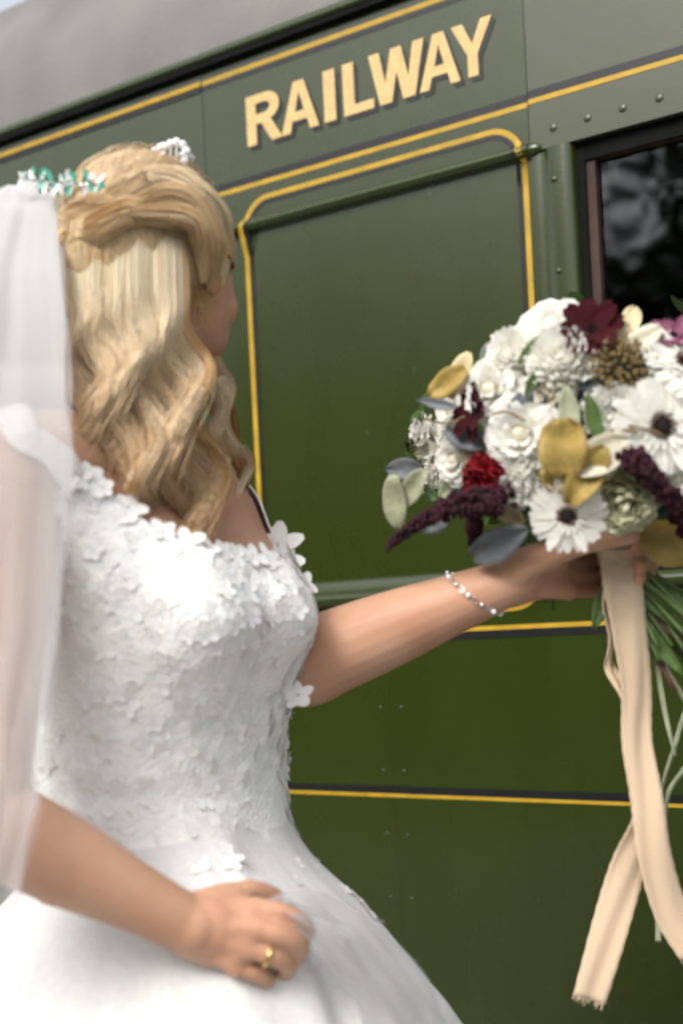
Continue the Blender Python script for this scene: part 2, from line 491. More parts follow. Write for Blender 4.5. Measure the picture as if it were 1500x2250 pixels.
# gutter: black strip painted in as the shade, a rounded rain strip over it
b = MB(); b.box(XA, XB, .004, .05, ZTOP - .002, ZTOP + .020); b.build('gutter_shade_back', MT['dark'], car, smooth=False)
gp = [(.004, ZTOP + .016), (-.017, ZTOP + .010), (-.021, ZTOP + .014), (-.020, ZTOP + .022), (-.012, ZTOP + .030), (.0, ZTOP + .036), (.02, ZTOP + .038)]
v = [(x, y, z) for (y, z) in gp for x in (XA, XB)]
f = [(2 * i, 2 * i + 1, 2 * i + 3, 2 * i + 2) for i in range(len(gp) - 1)]
mesh('rain_gutter', v, f, MT['green'], car)
b = MB(); b.box(XA, XB, -.0165, .004, ZTOP + .0005, ZTOP + .0095); b.build('gutter_shade_strip', MT['dark'], car, smooth=False)  # black strip standing in for the shadow below the gutter
# roof: half ellipse
v = []; f = []
A_, B_ = 1.30, .725; ns = 60
RP = [(.01 + A_ - A_ * math.cos(t), ZTOP + .036 + B_ * math.sin(t)) for t in np.linspace(0, math.pi, ns)]
xs = np.linspace(XA - .03, XB + .03, 40)
for y, z in RP:
    for x in xs: v.append((x, y, z))
m = len(xs)
f = [(i * m + k, i * m + k + 1, (i + 1) * m + k + 1, (i + 1) * m + k) for i in range(ns - 1) for k in range(m - 1)]
mesh('roof', v, f, MT['roof'], car)

# lettering
def glyph(loops, name, x0, x1, z0, z1, yo, mt, parent, ext=.0006):
    cu_ = bpy.data.curves.new(name, 'CURVE'); cu_.dimensions = '2D'; cu_.fill_mode = 'BOTH'; cu_.extrude = ext
    for lp in loops:
        s = cu_.splines.new('POLY'); s.points.add(len(lp) - 1); s.use_cyclic_u = True
        for p, q in zip(s.points, lp): p.co = (q[0], q[1], 0, 1)
    t = bpy.data.objects.new(name, cu_); COL.objects.link(t)
    dg = bpy.context.evaluated_depsgraph_get()
    me = bpy.data.meshes.new_from_object(t.evaluated_get(dg))
    bpy.data.objects.remove(t); bpy.data.curves.remove(cu_)
    for vv in me.vertices:
        g = vv.co.copy()
        vv.co = (x0 + g.x * (x1 - x0), yo - g.z, z0 + g.y * (z1 - z0))
    me.flip_normals()
    me.update()
    me.materials.clear()
    return link_mesh(name, me, MT[mt], parent, smooth=False)

def arcp(cx, cy, rx, ry, a0, a1, n=12):
    return [(cx + rx * math.cos(math.radians(a)), cy + ry * math.sin(math.radians(a))) for a in np.linspace(a0, a1, n)]
G_R = [[(.02, 0), (.28, 0), (.28, .41), (.42, .41), (.70, 0), (1, 0), (.68, .45)] + arcp(.58, .72, .35, .28, -55, 90) + [(.02, 1)],
       [(.28, .60)] + [(.28, .82)] + [(.53, .82)] + arcp(.53, .71, .14, .11, 80, -80, 7) + [(.53, .60)]]
G_A = [[(.01, 0), (.24, 0), (.31, .22), (.69, .22), (.76, 0), (.99, 0), (.63, 1), (.37, 1)], [(.38, .40), (.50, .79), (.62, .40)]]
G_I = [[(.14, 0), (.86, 0), (.86, 1), (.14, 1)]]
G_L = [[(.04, 0), (.98, 0), (.98, .18), (.38, .18), (.38, 1), (.04, 1)]]
G_W = [[(.19, 0), (.40, 0), (.50, .55), (.60, 0), (.81, 0), (.99, 1), (.80, 1), (.705, .38), (.59, 1), (.41, 1), (.295, .38), (.20, 1), (.01, 1)]]
G_Y = [[(.38, 0), (.62, 0), (.62, .40), (.98, 1), (.72, 1), (.50, .60), (.28, 1), (.02, 1), (.38, .40)]]
for g, x0, x1 in ((G_R, -1.622, -1.535), (G_A, -1.539, -1.450), (G_I, -1.443, -1.407), (G_L, -1.397, -1.327), (G_W, -1.338, -1.219), (G_A, -1.233, -1.149), (G_Y, -1.166, -1.083)):
    lt = glyph(g, 'letter', x0, x1, 2.117, 2.211, -.0022, 'gilt', car)
    glyph(g, 'letter_shadow', x0 + .007, x1 + .007, 2.117 - .0085, 2.211 - .0085, -.0010, 'black', lt, ext=.0004)

# ------------------------------------------------------------------ the bride: body
def skin_mat():
    m, n, b = mat_new('skin')
    tc = n.nodes.new('ShaderNodeTexCoord')
    nz = n.nodes.new('ShaderNodeTexNoise'); nz.inputs['Scale'].default_value = 14; nz.inputs['Detail'].default_value = 5
    n.links.new(tc.outputs['Object'], nz.inputs['Vector'])
    cr_ = n.nodes.new('ShaderNodeValToRGB')
    cr_.color_ramp.elements[0].position = .30; cr_.color_ramp.elements[0].color = (.47, .245, .150, 1)
    cr_.color_ramp.elements[1].position = .72; cr_.color_ramp.elements[1].color = (.575, .345, .232, 1)
    n.links.new(nz.outputs['Fac'], cr_.inputs[0]); n.links.new(cr_.outputs[0], b.inputs['Base Color'])
    b.inputs['Roughness'].default_value = .48
    b.inputs['Specular IOR Level'].default_value = .35
    b.inputs['Subsurface Weight'].default_value = .25
    b.inputs['Subsurface Radius'].default_value = (1.0, .35, .18)
    b.inputs['Subsurface Scale'].default_value = .008
    n2 = n.nodes.new('ShaderNodeTexNoise'); n2.inputs['Scale'].default_value = 420; n2.inputs['Detail'].default_value = 2
    n.links.new(tc.outputs['Object'], n2.inputs['Vector'])
    bp = n.nodes.new('ShaderNodeBump'); bp.inputs['Strength'].default_value = .10; bp.inputs['Distance'].default_value = .002
    n.links.new(n2.outputs['Fac'], bp.inputs['Height']); n.links.new(bp.outputs[0], b.inputs['Normal'])
    return m
MT['skin'] = skin_mat()

bride = empty('person', (-.945, -1.055, 0.0))
tag(bride, 'blonde bride in white lace wedding dress and veil, reaching out and holding up her skirt', 'person')

# torso: (z, centre x, centre y, half depth front, half depth back, half width)
TOR = np.array([
    (.80, -.955, -1.045, .100, .115, .168),
    (.90, -.950, -1.045, .100, .115, .165),
    (.98, -.945, -1.047, .096, .100, .146),
    (1.045, -.942, -1.047, .092, .092, .131),
    (1.12, -.942, -1.050, .100, .094, .135),
    (1.20, -.945, -1.052, .104, .095, .140),
    (1.27, -.948, -1.058, .098, .095, .150),
    (1.325, -.950, -1.062, .076, .085, .158),
    (1.365, -.950, -1.065, .056, .066, .130),
    (1.395, -.948, -1.066, .050, .055, .080)])
def tor(z):
    return [np.interp(z, TOR[:, 0], TOR[:, i]) for i in range(1, 6)]
def torso_pt(phi, z, off=0.0, bust=1.0, sig=.050):
    cx, cy, df, db, wdt = tor(z)
    c, s = math.cos(phi), math.sin(phi)
    x = (df if c > 0 else db) * math.copysign(abs(c) ** .9, c); y = wdt * math.copysign(abs(s) ** .9, s)
    if c > -.2:
        for sy in (-1, 1):
            g = math.exp(-((y - sy * .066) / sig) ** 2 - ((z - 1.205) / (.060 if z < 1.205 else .075)) ** 2)
            x += bust * .050 * g * max(0, min(1, (c + .2) * 1.6))
    n = np.array([c / max(df, .02), s / max(wdt, .02)]); n /= np.linalg.norm(n)
    return np.array([cx + x + n[0] * off, cy + y + n[1] * off, z])

rs, re, rw = W(12, 1040, 1.22), W(-35, 1800, 1.10), W(395, 2022, 1.15)
ls, le, lw = W(440, 1120, 1.53), W(655, 1462, 1.43), W(1085, 1292, 1.36)
HC = np.array([-.935, -1.056, 1.552]) + RT * .020
hx = np.array([-.12, .993, 0.0]); hx /= np.linalg.norm(hx)
hy = np.array([-hx[1], hx[0], 0.0]); hz = np.array([0, 0, 1.0])
HR = np.stack([hx, hy, hz], 1)
HS = .90
def hp(a, b_, c): return HC + HR @ (np.array([a, b_, c]) * HS)

BM = MB()
zs = np.linspace(.80, 1.395, 46); nphi = 48
v = [torso_pt(2 * math.pi * k / nphi, z) for z in zs for k in range(nphi)]
f = [(i * nphi + k, i * nphi + (k + 1) % nphi, (i + 1) * nphi + (k + 1) % nphi, (i + 1) * nphi + k) for i in range(len(zs) - 1) for k in range(nphi)]
f.append(tuple(range(nphi - 1, -1, -1))); f.append(tuple((len(zs) - 1) * nphi + k for k in range(nphi)))
BM.add(v, f)
def limb(rows, n=40, seg=20):
    s = spline([list(r[0]) + [r[1]] for r in rows], n)
    BM.tube(s[:, :3], s[:, 3], seg)
def ball(c, r): 
    ve, fe = ellipsoid(c, (r, r, r), nu=18, nv=12); BM.add(ve, fe)
mid = lambda a, b_, t: a + (b_ - a) * t
nb = np.array([-.950, -1.064, 1.345])
# shoulders, arms
limb([(nb, .062), (mid(nb, rs, .55) + [0, 0, .012], .052), (rs, .047), (mid(rs, re, .2), .046), (mid(rs, re, .55), .042), (mid(rs, re, .88), .037), (re, .037),
      (mid(re, rw, .18), .0395), (mid(re, rw, .45), .0365), (mid(re, rw, .75), .029), (rw, .0250), (W(440, 2040, 1.150), .0225), (W(475, 2050, 1.152), .0150)], 80)
ball(rs + np.array([0, 0, -.004]), .050); ball(re, .0365)
limb([(nb, .062), (mid(nb, ls, .55) + [0, 0, .010], .050), (ls, .046), (mid(ls, le, .35), .045), (mid(ls, le, .8), .043), (le, .044),
      (mid(le, lw, .2), .0435), (mid(le, lw, .5), .0385), (mid(le, lw, .8), .0305), (lw, .0255), (W(1140, 1270, 1.364), .0225), (W(1180, 1255, 1.370), .0150)], 80)
ball(ls, .048); ball(le, .0425)
# neck, head
limb([(np.array([-.950, -1.064, 1.36]), .056), (np.array([-.945, -1.062, 1.42]), .050), (hp(-.02, 0, -.07), .050), (hp(-.01, 0, -.02), .052)], 16)
for c, ax in ((hp(-.018, 0, .022), (.096, .074, .092)), (hp(.028, 0, -.022), (.066, .066, .085)), (hp(.052, 0, -.080), (.034, .036, .030)),
              (hp(.040, 0, -.062), (.048, .054, .040)), (hp(.085, 0, -.018), (.014, .010, .022)), (hp(.098, 0, -.030), (.011, .0125, .010)),
              (hp(.086, 0, -.058), (.010, .021, .006)), (hp(.085, 0, -.067), (.010, .018, .006)),
              (hp(.062, .030, .012), (.022, .024, .010)), (hp(.062, -.030, .012), (.022, .024, .010)),
              (hp(.068, .028, -.004), (.012, .014, .009)), (hp(.068, -.028, -.004), (.012, .014, .009)),
              (hp(.048, .038, -.036), (.028, .026, .026)), (hp(.048, -.038, -.036), (.028, .026, .026)),
              (hp(-.012, .076, -.012), (.017, .008, .030)), (hp(-.012, -.076, -.012), (.017, .008, .030))):
    ve, fe = ellipsoid(c, np.array(ax) * HS, HR, 24, 16); BM.add(ve, fe)
# legs under the skirt
for sy, fx in ((-1, .10), (1, -.12)):
    hipj = np.array([-.950, -1.045 + sy * .085, .86]); kn = np.array([-.945 + fx * .8, -1.045 + sy * .085, .48]); an = np.array([-.950 + fx, -1.045 + sy * .08, .09])
    limb([(hipj, .080), (mid(hipj, kn, .5), .068), (kn, .050), (mid(kn, an, .3), .050), (an, .030)], 30)
    limb([(an + [-.02, 0, -.03], .026), (an + [.06, 0, -.055], .026), (an + [.15, 0, -.066], .020)], 12)

# hands
def finger(pts, r0, r1):
    s = spline([list(p) for p in pts], 18)
    BM.tube(s, np.linspace(r0, r1, 18), 12); ball(s[-1], r1)
def palm(wr, mcps, r0=.0135, r1=.0105):
    for m_ in mcps:
        s = spline([list(mid(wr, m_, .05)), list(mid(wr, m_, .5)), list(m_)], 14)
        BM.tube(s, np.linspace(r0, r1, 14), 12); ball(m_, r1 * 1.02)
    for i in range(len(mcps) - 1):
        for t in (.45, .7, .9):
            a = mid(wr, mcps[i], t); c = mid(wr, mcps[i + 1], t); BM.tube([a, c], .0108, 10)
def palm_pad(c, tow, ax):
    x = tow / np.linalg.norm(tow); z = -FW - x * x.dot(-FW); z /= np.linalg.norm(z); R3 = np.stack([x, np.cross(z, x), z], 1)
    ve, fe = ellipsoid(c, ax, R3, 20, 12); BM.add(ve, fe)
# right hand gathering the skirt
RM = [W(562, 1996, 1.160), W(567, 2041, 1.147), W(550, 2085, 1.147), W(520, 2122, 1.153)]
rwr = W(415, 2030, 1.150)
palm(rwr, RM)
palm_pad(W(478, 2050, 1.156), RM[1] - rwr, (.046, .030, .0145))
palm_pad(W(440, 2040, 1.153), RM[1] - rwr, (.040, .0275, .0205))
finger([RM[0], W(618, 2006, 1.158), W(668, 2034, 1.168), W(668, 2058, 1.196), W(632, 2062, 1.212)], .0098, .0080)
finger([RM[1], W(616, 2056, 1.146), W(658, 2080, 1.160), W(648, 2104, 1.190), W(608, 2098, 1.204)], .0096, .0078)
finger([RM[2], W(594, 2100, 1.149), W(630, 2120, 1.164), W(620, 2141, 1.190), W(578, 2132, 1.202)], .0092, .0074)
finger([RM[3], W(556, 2138, 1.155), W(586, 2152, 1.168), W(574, 2168, 1.192), W(540, 2158, 1.202)], .0082, .0064)
BM.tube(spline([W(425, 2000, 1.158), W(480, 1978, 1.168), W(520, 1968, 1.176)], 12), np.linspace(.016, .0125, 12), 12)
BM.tube([W(500, 1985, 1.166), W(545, 2000, 1.166)], .011, 10)
finger([W(510, 1970, 1.174), W(548, 1957, 1.184), W(580, 1962, 1.192), W(606, 1972, 1.200)], .0112, .0078)
# left hand round the stems
lwr = W(1110, 1282, 1.360)
LM = [W(1238, 1204, 1.398), W(1250, 1236, 1.402), W(1255, 1268, 1.398), W(1248, 1298, 1.388)]
palm(lwr, LM)
palm_pad(W(1185, 1258, 1.378), LM[1] - lwr, (.044, .028, .0140))
palm_pad(W(1130, 1275, 1.366), LM[1] - lwr, (.040, .0270, .0205))
LF = [[LM[0], W(1320, 1190, 1.425), W(1395, 1196, 1.420), W(1424, 1202, 1.385), W(1400, 1206, 1.356)],
      [LM[1], W(1330, 1228, 1.428), W(1402, 1232, 1.420), W(1432, 1236, 1.385), W(1405, 1240, 1.354)],
      [LM[2], W(1330, 1264, 1.424), W(1398, 1268, 1.416), W(1424, 1272, 1.385), W(1398, 1274, 1.356)],
      [LM[3], W(1312, 1298, 1.412), W(1372, 1302, 1.404), W(1394, 1304, 1.378), W(1374, 1306, 1.356)]]
for q, (a, c) in zip(LF, ((.0104, .0082), (.0104, .0082), (.0098, .0076), (.0086, .0068))): finger(q, a, c)
BM.tube(spline([W(1120, 1262, 1.352), W(1170, 1232, 1.342), W(1225, 1215, 1.338)], 12), np.linspace(.020, .0135, 12), 12)
BM.tube([W(1200, 1232, 1.350), W(1235, 1220, 1.380)], .013, 10)
finger([W(1215, 1216, 1.338), W(1278, 1196, 1.330), W(1335, 1184, 1.326), W(1388, 1176, 1.326)], .0125, .0086)

me0 = bpy.data.meshes.new('body_raw'); me0.from_pydata(BM.v, [], BM.f); me0.update()
tmp = bpy.data.objects.new('body_raw', me0); COL.objects.link(tmp)
md = tmp.modifiers.new('r', 'REMESH'); md.mode = 'VOXEL'; md.voxel_size = .0023; md.use_smooth_shade = True
ms = tmp.modifiers.new('s', 'SMOOTH'); ms.factor = .5; ms.iterations = 6
dg = bpy.context.evaluated_depsgraph_get()
bme = bpy.data.meshes.new_from_object(tmp.evaluated_get(dg))
bpy.data.objects.remove(tmp); bpy.data.meshes.remove(me0)
bme.name = 'body'; bme.materials.clear()
from mathutils.bvhtree import BVHTree
_bm = bmesh.new(); _bm.from_mesh(bme); BODY = BVHTree.FromBMesh(_bm); _bm.free()
link_mesh('body', bme, MT['skin'], bride)

def on_body(px, py, off=0.0, dflt=1.3):
    d = Vector(W(px, py, 1.0) - EYE); L = d.length
    loc, nrm, idx, dist = BODY.ray_cast(Vector(EYE), d / L)
    if loc is None: return W(px, py, dflt)
    return np.array(loc) - np.array(d / L) * off

# ------------------------------------------------------------------ dress
def lace_mat(name, col, fine, amt, dist):
    m, n, b = mat_new(name)
    tc = n.nodes.new('ShaderNodeTexCoord')
    vo = n.nodes.new('ShaderNodeTexVoronoi'); vo.inputs['Scale'].default_value = fine; vo.feature = 'SMOOTH_F1'
    nz = n.nodes.new('ShaderNodeTexNoise'); nz.inputs['Scale'].default_value = fine * .5; nz.inputs['Detail'].default_value = 5; nz.inputs['Roughness'].default_value = .65
    n.links.new(tc.outputs['Object'], vo.inputs['Vector']); n.links.new(tc.outputs['Object'], nz.inputs['Vector'])
    ad = n.nodes.new('ShaderNodeMath'); ad.operation = 'ADD'
    n.links.new(vo.outputs['Distance'], ad.inputs[0]); n.links.new(nz.outputs['Fac'], ad.inputs[1])
    bp = n.nodes.new('ShaderNodeBump'); bp.inputs['Strength'].default_value = amt; bp.inputs['Distance'].default_value = dist
    n.links.new(ad.outputs[0], bp.inputs['Height']); n.links.new(bp.outputs[0], b.inputs['Normal'])
    cr_ = n.nodes.new('ShaderNodeValToRGB')
    cr_.color_ramp.elements[0].position = .35; cr_.color_ramp.elements[0].color = (col[0] * .93, col[1] * .92, col[2] * .90, 1)
    cr_.color_ramp.elements[1].position = .65; cr_.color_ramp.elements[1].color = (*col, 1)
    n.links.new(nz.outputs['Fac'], cr_.inputs[0]); n.links.new(cr_.outputs[0], b.inputs['Base Color'])
    b.inputs['Roughness'].default_value = .75; b.inputs['Specular IOR Level'].default_value = .2
    b.inputs['Sheen Weight'].default_value = .15
    b.inputs['Subsurface Weight'].default_value = .12; b.inputs['Subsurface Scale'].default_value = .006
    return m
MT['lace'] = lace_mat('ivory_lace', (.87, .858, .836), 230, .42, .0035)
MT['tulle'] = lace_mat('white_tulle', (.71, .703, .695), 260, .15, .003)
MT['petal_lace'] = lace_mat('applique_lace', (.87, .855, .835), 300, .25, .002)

def push_out(p, off):
    loc, nrm, idx, dist = BODY.find_nearest(Vector(p), .12)
    if loc is None: return p
    dv = Vector(p) - loc
    if dv.dot(nrm) < off: return np.array(loc + nrm * off)
    return p

def fl(x, pts): return float(np.interp(x, [q[0] for q in pts], [q[1] for q in pts]))
hit = [on_body(*q) for q in ((330, 1172), (255, 1108), (185, 1045))]
ang = []
for h in hit:
    cx, cy, df, db, wdt = tor(h[2]); ang.append((math.degrees(math.atan2((h[1] - cy) / wdt, (h[0] - cx) / df)), h[2]))
ang.sort()
TOPZ = [(-180, 1.25), (-130, 1.27), (-105, 1.30), (-92, 1.33)] + [(max(a, -88 + i), z) for i, (a, z) in enumerate(ang)] + [(max(ang[-1][0] + 8, -30), 1.272), (-5, 1.262), (20, 1.262), (45, 1.268), (65, 1.285), (90, 1.275), (110, 1.262), (130, 1.255), (180, 1.25)]
HAND = W(600, 2045, 1.175)
nphi, nz_b, nz_s = 220, 46, 74
zw = 1.035
def skirt_r(z):
    return fl(z, [(.0, .60), (.15, .56), (.35, .49), (.55, .405), (.70, .330), (.80, .272), (.84, .243), (.88, .214), (.92, .182), (.955, .155), (.99, .134), (1.035, .118)])
v = []; f = []
SK = np.array([-.945, -1.045])
for j in range(nz_b + nz_s):
    for k in range(nphi):
        phi = -math.pi + 2 * math.pi * k / nphi; dg_ = math.degrees(phi)
        if j < nz_b:
            t = j / (nz_b - 1); zt = fl(dg_, TOPZ); z = zt + (zw - zt) * t
            p = torso_pt(phi, z, .0085, sig=.068)
            p = push_out(p, .0065)
            w_ = .0022 * noise.noise(Vector(p) * 26) + .0016 * noise.noise(Vector(p) * 60)
            p = p + np.array([math.cos(phi), math.sin(phi), 0]) * w_
        else:
            t = (j - nz_b + 1) / nz_s
            z = zw - (zw - .012) * (t ** 1.12)
            r = skirt_r(z)
            dirv = np.array([math.cos(phi), math.sin(phi)])
            q0 = torso_pt(phi, zw, .0085, sig=.068)[:2]; b0 = min(1, t / .16); b0 = b0 * b0 * (3 - 2 * b0)
            fold = (math.sin(phi * 9 + 1.3 * math.sin(phi * 2.0) + 2.0 * t) * .5 + math.sin(phi * 17 + 2.6 * math.sin(phi * 3 + 1)) * .3 + math.sin(phi * 31 + 3 * math.sin(phi * 5)) * .12)
            fold += .8 * noise.noise(Vector((phi * 3.0, z * 3.0, 2.0)))
            rr = r * (1 + .055 * fold * min(1, t * 3.5))
            q1 = SK + dirv * rr
            q = q0 + (q1 - q0) * b0 if t < .16 else q1
            p = np.array([q[0], q[1], z])
            # gathers pulled to the hand
            dv = p - HAND; tang = np.array([-dirv[1], dirv[0], 0]); u_, w2 = dv.dot(tang), dv[2]
            rho = math.hypot(u_, w2)
            if rho < .4 and dv.dot(np.array([dirv[0], dirv[1], 0])) < .2 and np.dot(dirv, (HAND[:2] - SK)) > 0:
                a_ = math.atan2(w2, u_)
                g = math.exp(-(rho / .15) ** 2)
                p = p + np.array([dirv[0], dirv[1], 0]) * (.007 * math.sin(a_ * 5 + 1.0) * g * min(1, rho / .04) * max(0, min(1, (1.0 - z) / .05)) + .030 * math.exp(-(rho / .07) ** 2))
                p[2] += .012 * math.exp(-(rho / .09) ** 2)
        v.append(p)
for j in range(nz_b + nz_s - 1):
    for k in range(nphi):
        k2 = (k + 1) % nphi
        f.append((j * nphi + k, (j + 1) * nphi + k, (j + 1) * nphi + k2, j * nphi + k2))
dress = mesh('dress', v, f, None, bride)
dress.data.materials.append(MT['lace']); dress.data.materials.append(MT['tulle'])
mi = np.zeros(len(dress.data.polygons), dtype=np.int32)
for q in range(len(mi)):                       # the lace runs out in scallops over the tulle
    r_ = q // nphi - nz_b; k_ = q % nphi
    mi[q] = 1 if r_ > 2 + 3 * noise.noise(Vector((k_ * .11, 3.0, 0)))  else 0
dress.data.polygons.foreach_set('material_index', mi)
sd = dress.modifiers.new('thick', 'SOLIDIFY'); sd.thickness = .0018; sd.offset = -1

# straps
def strap(ctr, w0, w1, n=40, m=10):
    P = spline(ctr, n); T = np.gradient(P, axis=0); vv = []; ff = []
    for i in range(n):
        loc, nrm, idx, dist = BODY.find_nearest(Vector(P[i]))
        nn = np.array(nrm); s = np.cross(T[i], nn); s /= np.linalg.norm(s)
        wd_ = w0 + (w1 - w0) * i / (n - 1)
        for j in range(m):
            q = P[i] + s * (j / (m - 1) - .5) * wd_ * (1 + .05 * math.sin(i * 1.3 + (j > m / 2) * 2))
            l2, n2, _, _ = BODY.find_nearest(Vector(q))
            vv.append(np.array(l2 + n2 * .0060))
    ff = [(i * m + j, i * m + j + 1, (i + 1) * m + j + 1, (i + 1) * m + j) for i in range(n - 1) for j in range(m - 1)]
    o = mesh('strap', vv, ff, MT['lace'], dress)
    s_ = o.modifiers.new('t', 'SOLIDIFY'); s_.thickness = .0022; s_.offset = 0
    return vv
st_r = strap([on_body(265, 1185), on_body(200, 1110), on_body(140, 1040), on_body(85, 985), on_body(45, 962)] + [rs + np.array([-.03, .03, .055]), rs + np.array([-.075, .05, -.02])], .040, .024)
st_l = strap([torso_pt(math.radians(52), 1.262), torso_pt(math.radians(58), 1.30), ls + np.array([.040, -.035, .020]), ls + np.array([.012, -.030, .052]), ls + np.array([-.05, -.02, .03])], .040, .036)

# lace flowers: five cupped petals each
def lace_flower_mesh(seed, npet=5):
    r_ = random.Random(seed); vv = []; ff = []
    for k in range(npet):
        a0 = 2 * math.pi * k / npet + r_.uniform(-.18, .18); L = r_.uniform(.85, 1.1); up = r_.uniform(-.02, .10); wd_ = r_.uniform(.34, .46)
        n0 = len(vv)
        for i in range(5):
            t = i / 4; w_ = wd_ * math.sin(math.pi * (.12 + .80 * t)) ** .8
            for j in (-1, 0, 1):
                x = .08 + L * t; y = j * w_; z = .55 * (up * t * t - (.10 if j == 0 else .0) * math.sin(math.pi * t)) + .03
                vv.append((x * math.cos(a0) - y * math.sin(a0), x * math.sin(a0) + y * math.cos(a0), z))
        for i in range(4):
            for j in range(2):
                a = n0 + i * 3 + j; ff.append((a, a + 3, a + 4, a + 1))
    me = bpy.data.meshes.new('lace_flower'); me.from_pydata(vv, [], ff); me.update()
    me.materials.append(MT['petal_lace'])
    me.polygons.foreach_set('use_smooth', [True] * len(me.polygons))
    return me
LFM = [lace_flower_mesh(s, 5 if s % 3 else 4) for s in range(6)]
def put_flower(p, nrm, size, spin, idx=None, parent=None):
    o = bpy.data.objects.new('lace_flower', LFM[idx if idx is not None else rng.integers(6)]); COL.objects.link(o)
    z = Vector(nrm).normalized(); x = z.orthogonal().normalized(); y = z.cross(x)
    Mx = Matrix((x, y, z)).transposed().to_4x4() @ Matrix.Rotation(spin, 4, 'Z') @ Matrix.Scale(size, 4)
    Mx.translation = Vector(p) - Vector(bride.location)
    o.parent = dress; o.matrix_parent_inverse = Matrix.Identity(4)
    o.matrix_basis = Matrix.Translation(-Vector(dress.location) - Vector(bride.location)) @ Matrix.Translation(Vector(p)) @ (Matrix((x, y, z)).transposed().to_4x4() @ Matrix.Rotation(spin, 4, 'Z') @ Matrix.Scale(size, 4))
    return o
dv_ = np.array(v)
cnt = 0; placed = []
tries = 0
while cnt < 235 and tries < 9000:
    tries += 1
    k = int(rng.integers(nphi)); j = int(rng.integers(0, nz_b + 13))
    if j > nz_b and rng.random() < .45: continue
    ph = -180 + 360 * k / nphi
    if not (-150 < ph < 100) or (j > nz_b and ph < -35): continue
    p = dv_[j * nphi + k]
    if any(np.linalg.norm(p - q) < .0150 for q in placed[-400:]): continue
    j2 = min(j + 1, nz_b + nz_s - 1)
    tu = dv_[j * nphi + (k + 1) % nphi] - p; tv = dv_[j2 * nphi + k] - p
    nr = np.cross(tv, tu); L = np.linalg.norm(nr)
    if L < 1e-9: continue
    nr /= L
    if nr.dot(np.array([math.cos(math.radians(ph)), math.sin(math.radians(ph)), 0])) < 0: nr = -nr
    if nr.dot(EYE - p) < -.35: continue
    put_flower(p + nr * .0003, nr + rng.normal(0, .10, 3), float(rng.uniform(.0085, .0135)), float(rng.uniform(0, 6)))
    placed.append(p); cnt += 1
# edging flowers along the neckline and the straps
for i in range(0, nphi, 4):
    ph = -180 + 360 * i / nphi
    if -100 < ph < 92:
        p = dv_[i]; nr = np.array([math.cos(math.radians(ph)), math.sin(math.radians(ph)), .5])
        put_flower(p, nr + rng.normal(0, .2, 3), float(rng.uniform(.011, .017)), float(rng.uniform(0, 6)))
for sv in (st_l,):
    for i in range(3, 34, 7):
        p = np.array(sv[i * 10 + (0 if i % 2 else 9)]); put_flower(p, np.array([.6, -.3, .6]) + rng.normal(0, .25, 3), .010, float(rng.uniform(0, 6)))
# the loose petals that stand off the outline
for (px, py, d, nr, sz) in ((612, 1200, 1.395, (.35, -.85, .25), .024), (628, 1232, 1.385, (.5, -.6, .6), .019), (668, 1282, 1.36, (.9, -.1, .4), .016),
                            (655, 1528, 1.362, (.3, -.6, .5), .016), (335, 1165, 1.275, (.4, -.7, .6), .019), (372, 1188, 1.28, (.4, -.7, .6), .018)):
    put_flower(W(px, py, d), nr, sz, float(rng.uniform(0, 6)), 2)

# top layer of tulle lifted between thumb and fingers
up_e = spline([(548, 1978, 1.185), (620, 1958, 1.195), (700, 1962, 1.225), (790, 2000, 1.262), (870, 2068, 1.285), (945, 2165, 1.30), (985, 2280, 1.30)], 50)
lo_e = spline([(590, 2000, 1.178), (630, 2022, 1.150), (690, 2075, 1.150), (745, 2150, 1.165), (790, 2230, 1.180), (815, 2300, 1.190), (830, 2380, 1.20)], 50)
vv = []; m_ = 16
for i in range(50):
    for j in range(m_):
        t = j / (m_ - 1); q = up_e[i] * (1 - t) + lo_e[i] * t
        d = q[2] - .020 * math.sin(math.pi * t) * min(1, i / 12) + .006 * math.sin(t * 13 + i * .10) * min(1, i / 8) + .004 * math.sin(t * 27 + i * .2) * min(1, i / 8)
        vv.append(W(q[0] + 3 * math.sin(i * .5 + t * 5), q[1] + 5 * math.sin(t * 9 + i * .3), d))
ff = [(i * m_ + j, i * m_ + j + 1, (i + 1) * m_ + j + 1, (i + 1) * m_ + j) for i in range(49) for j in range(m_ - 1)]
FOLD = (vv, ff)

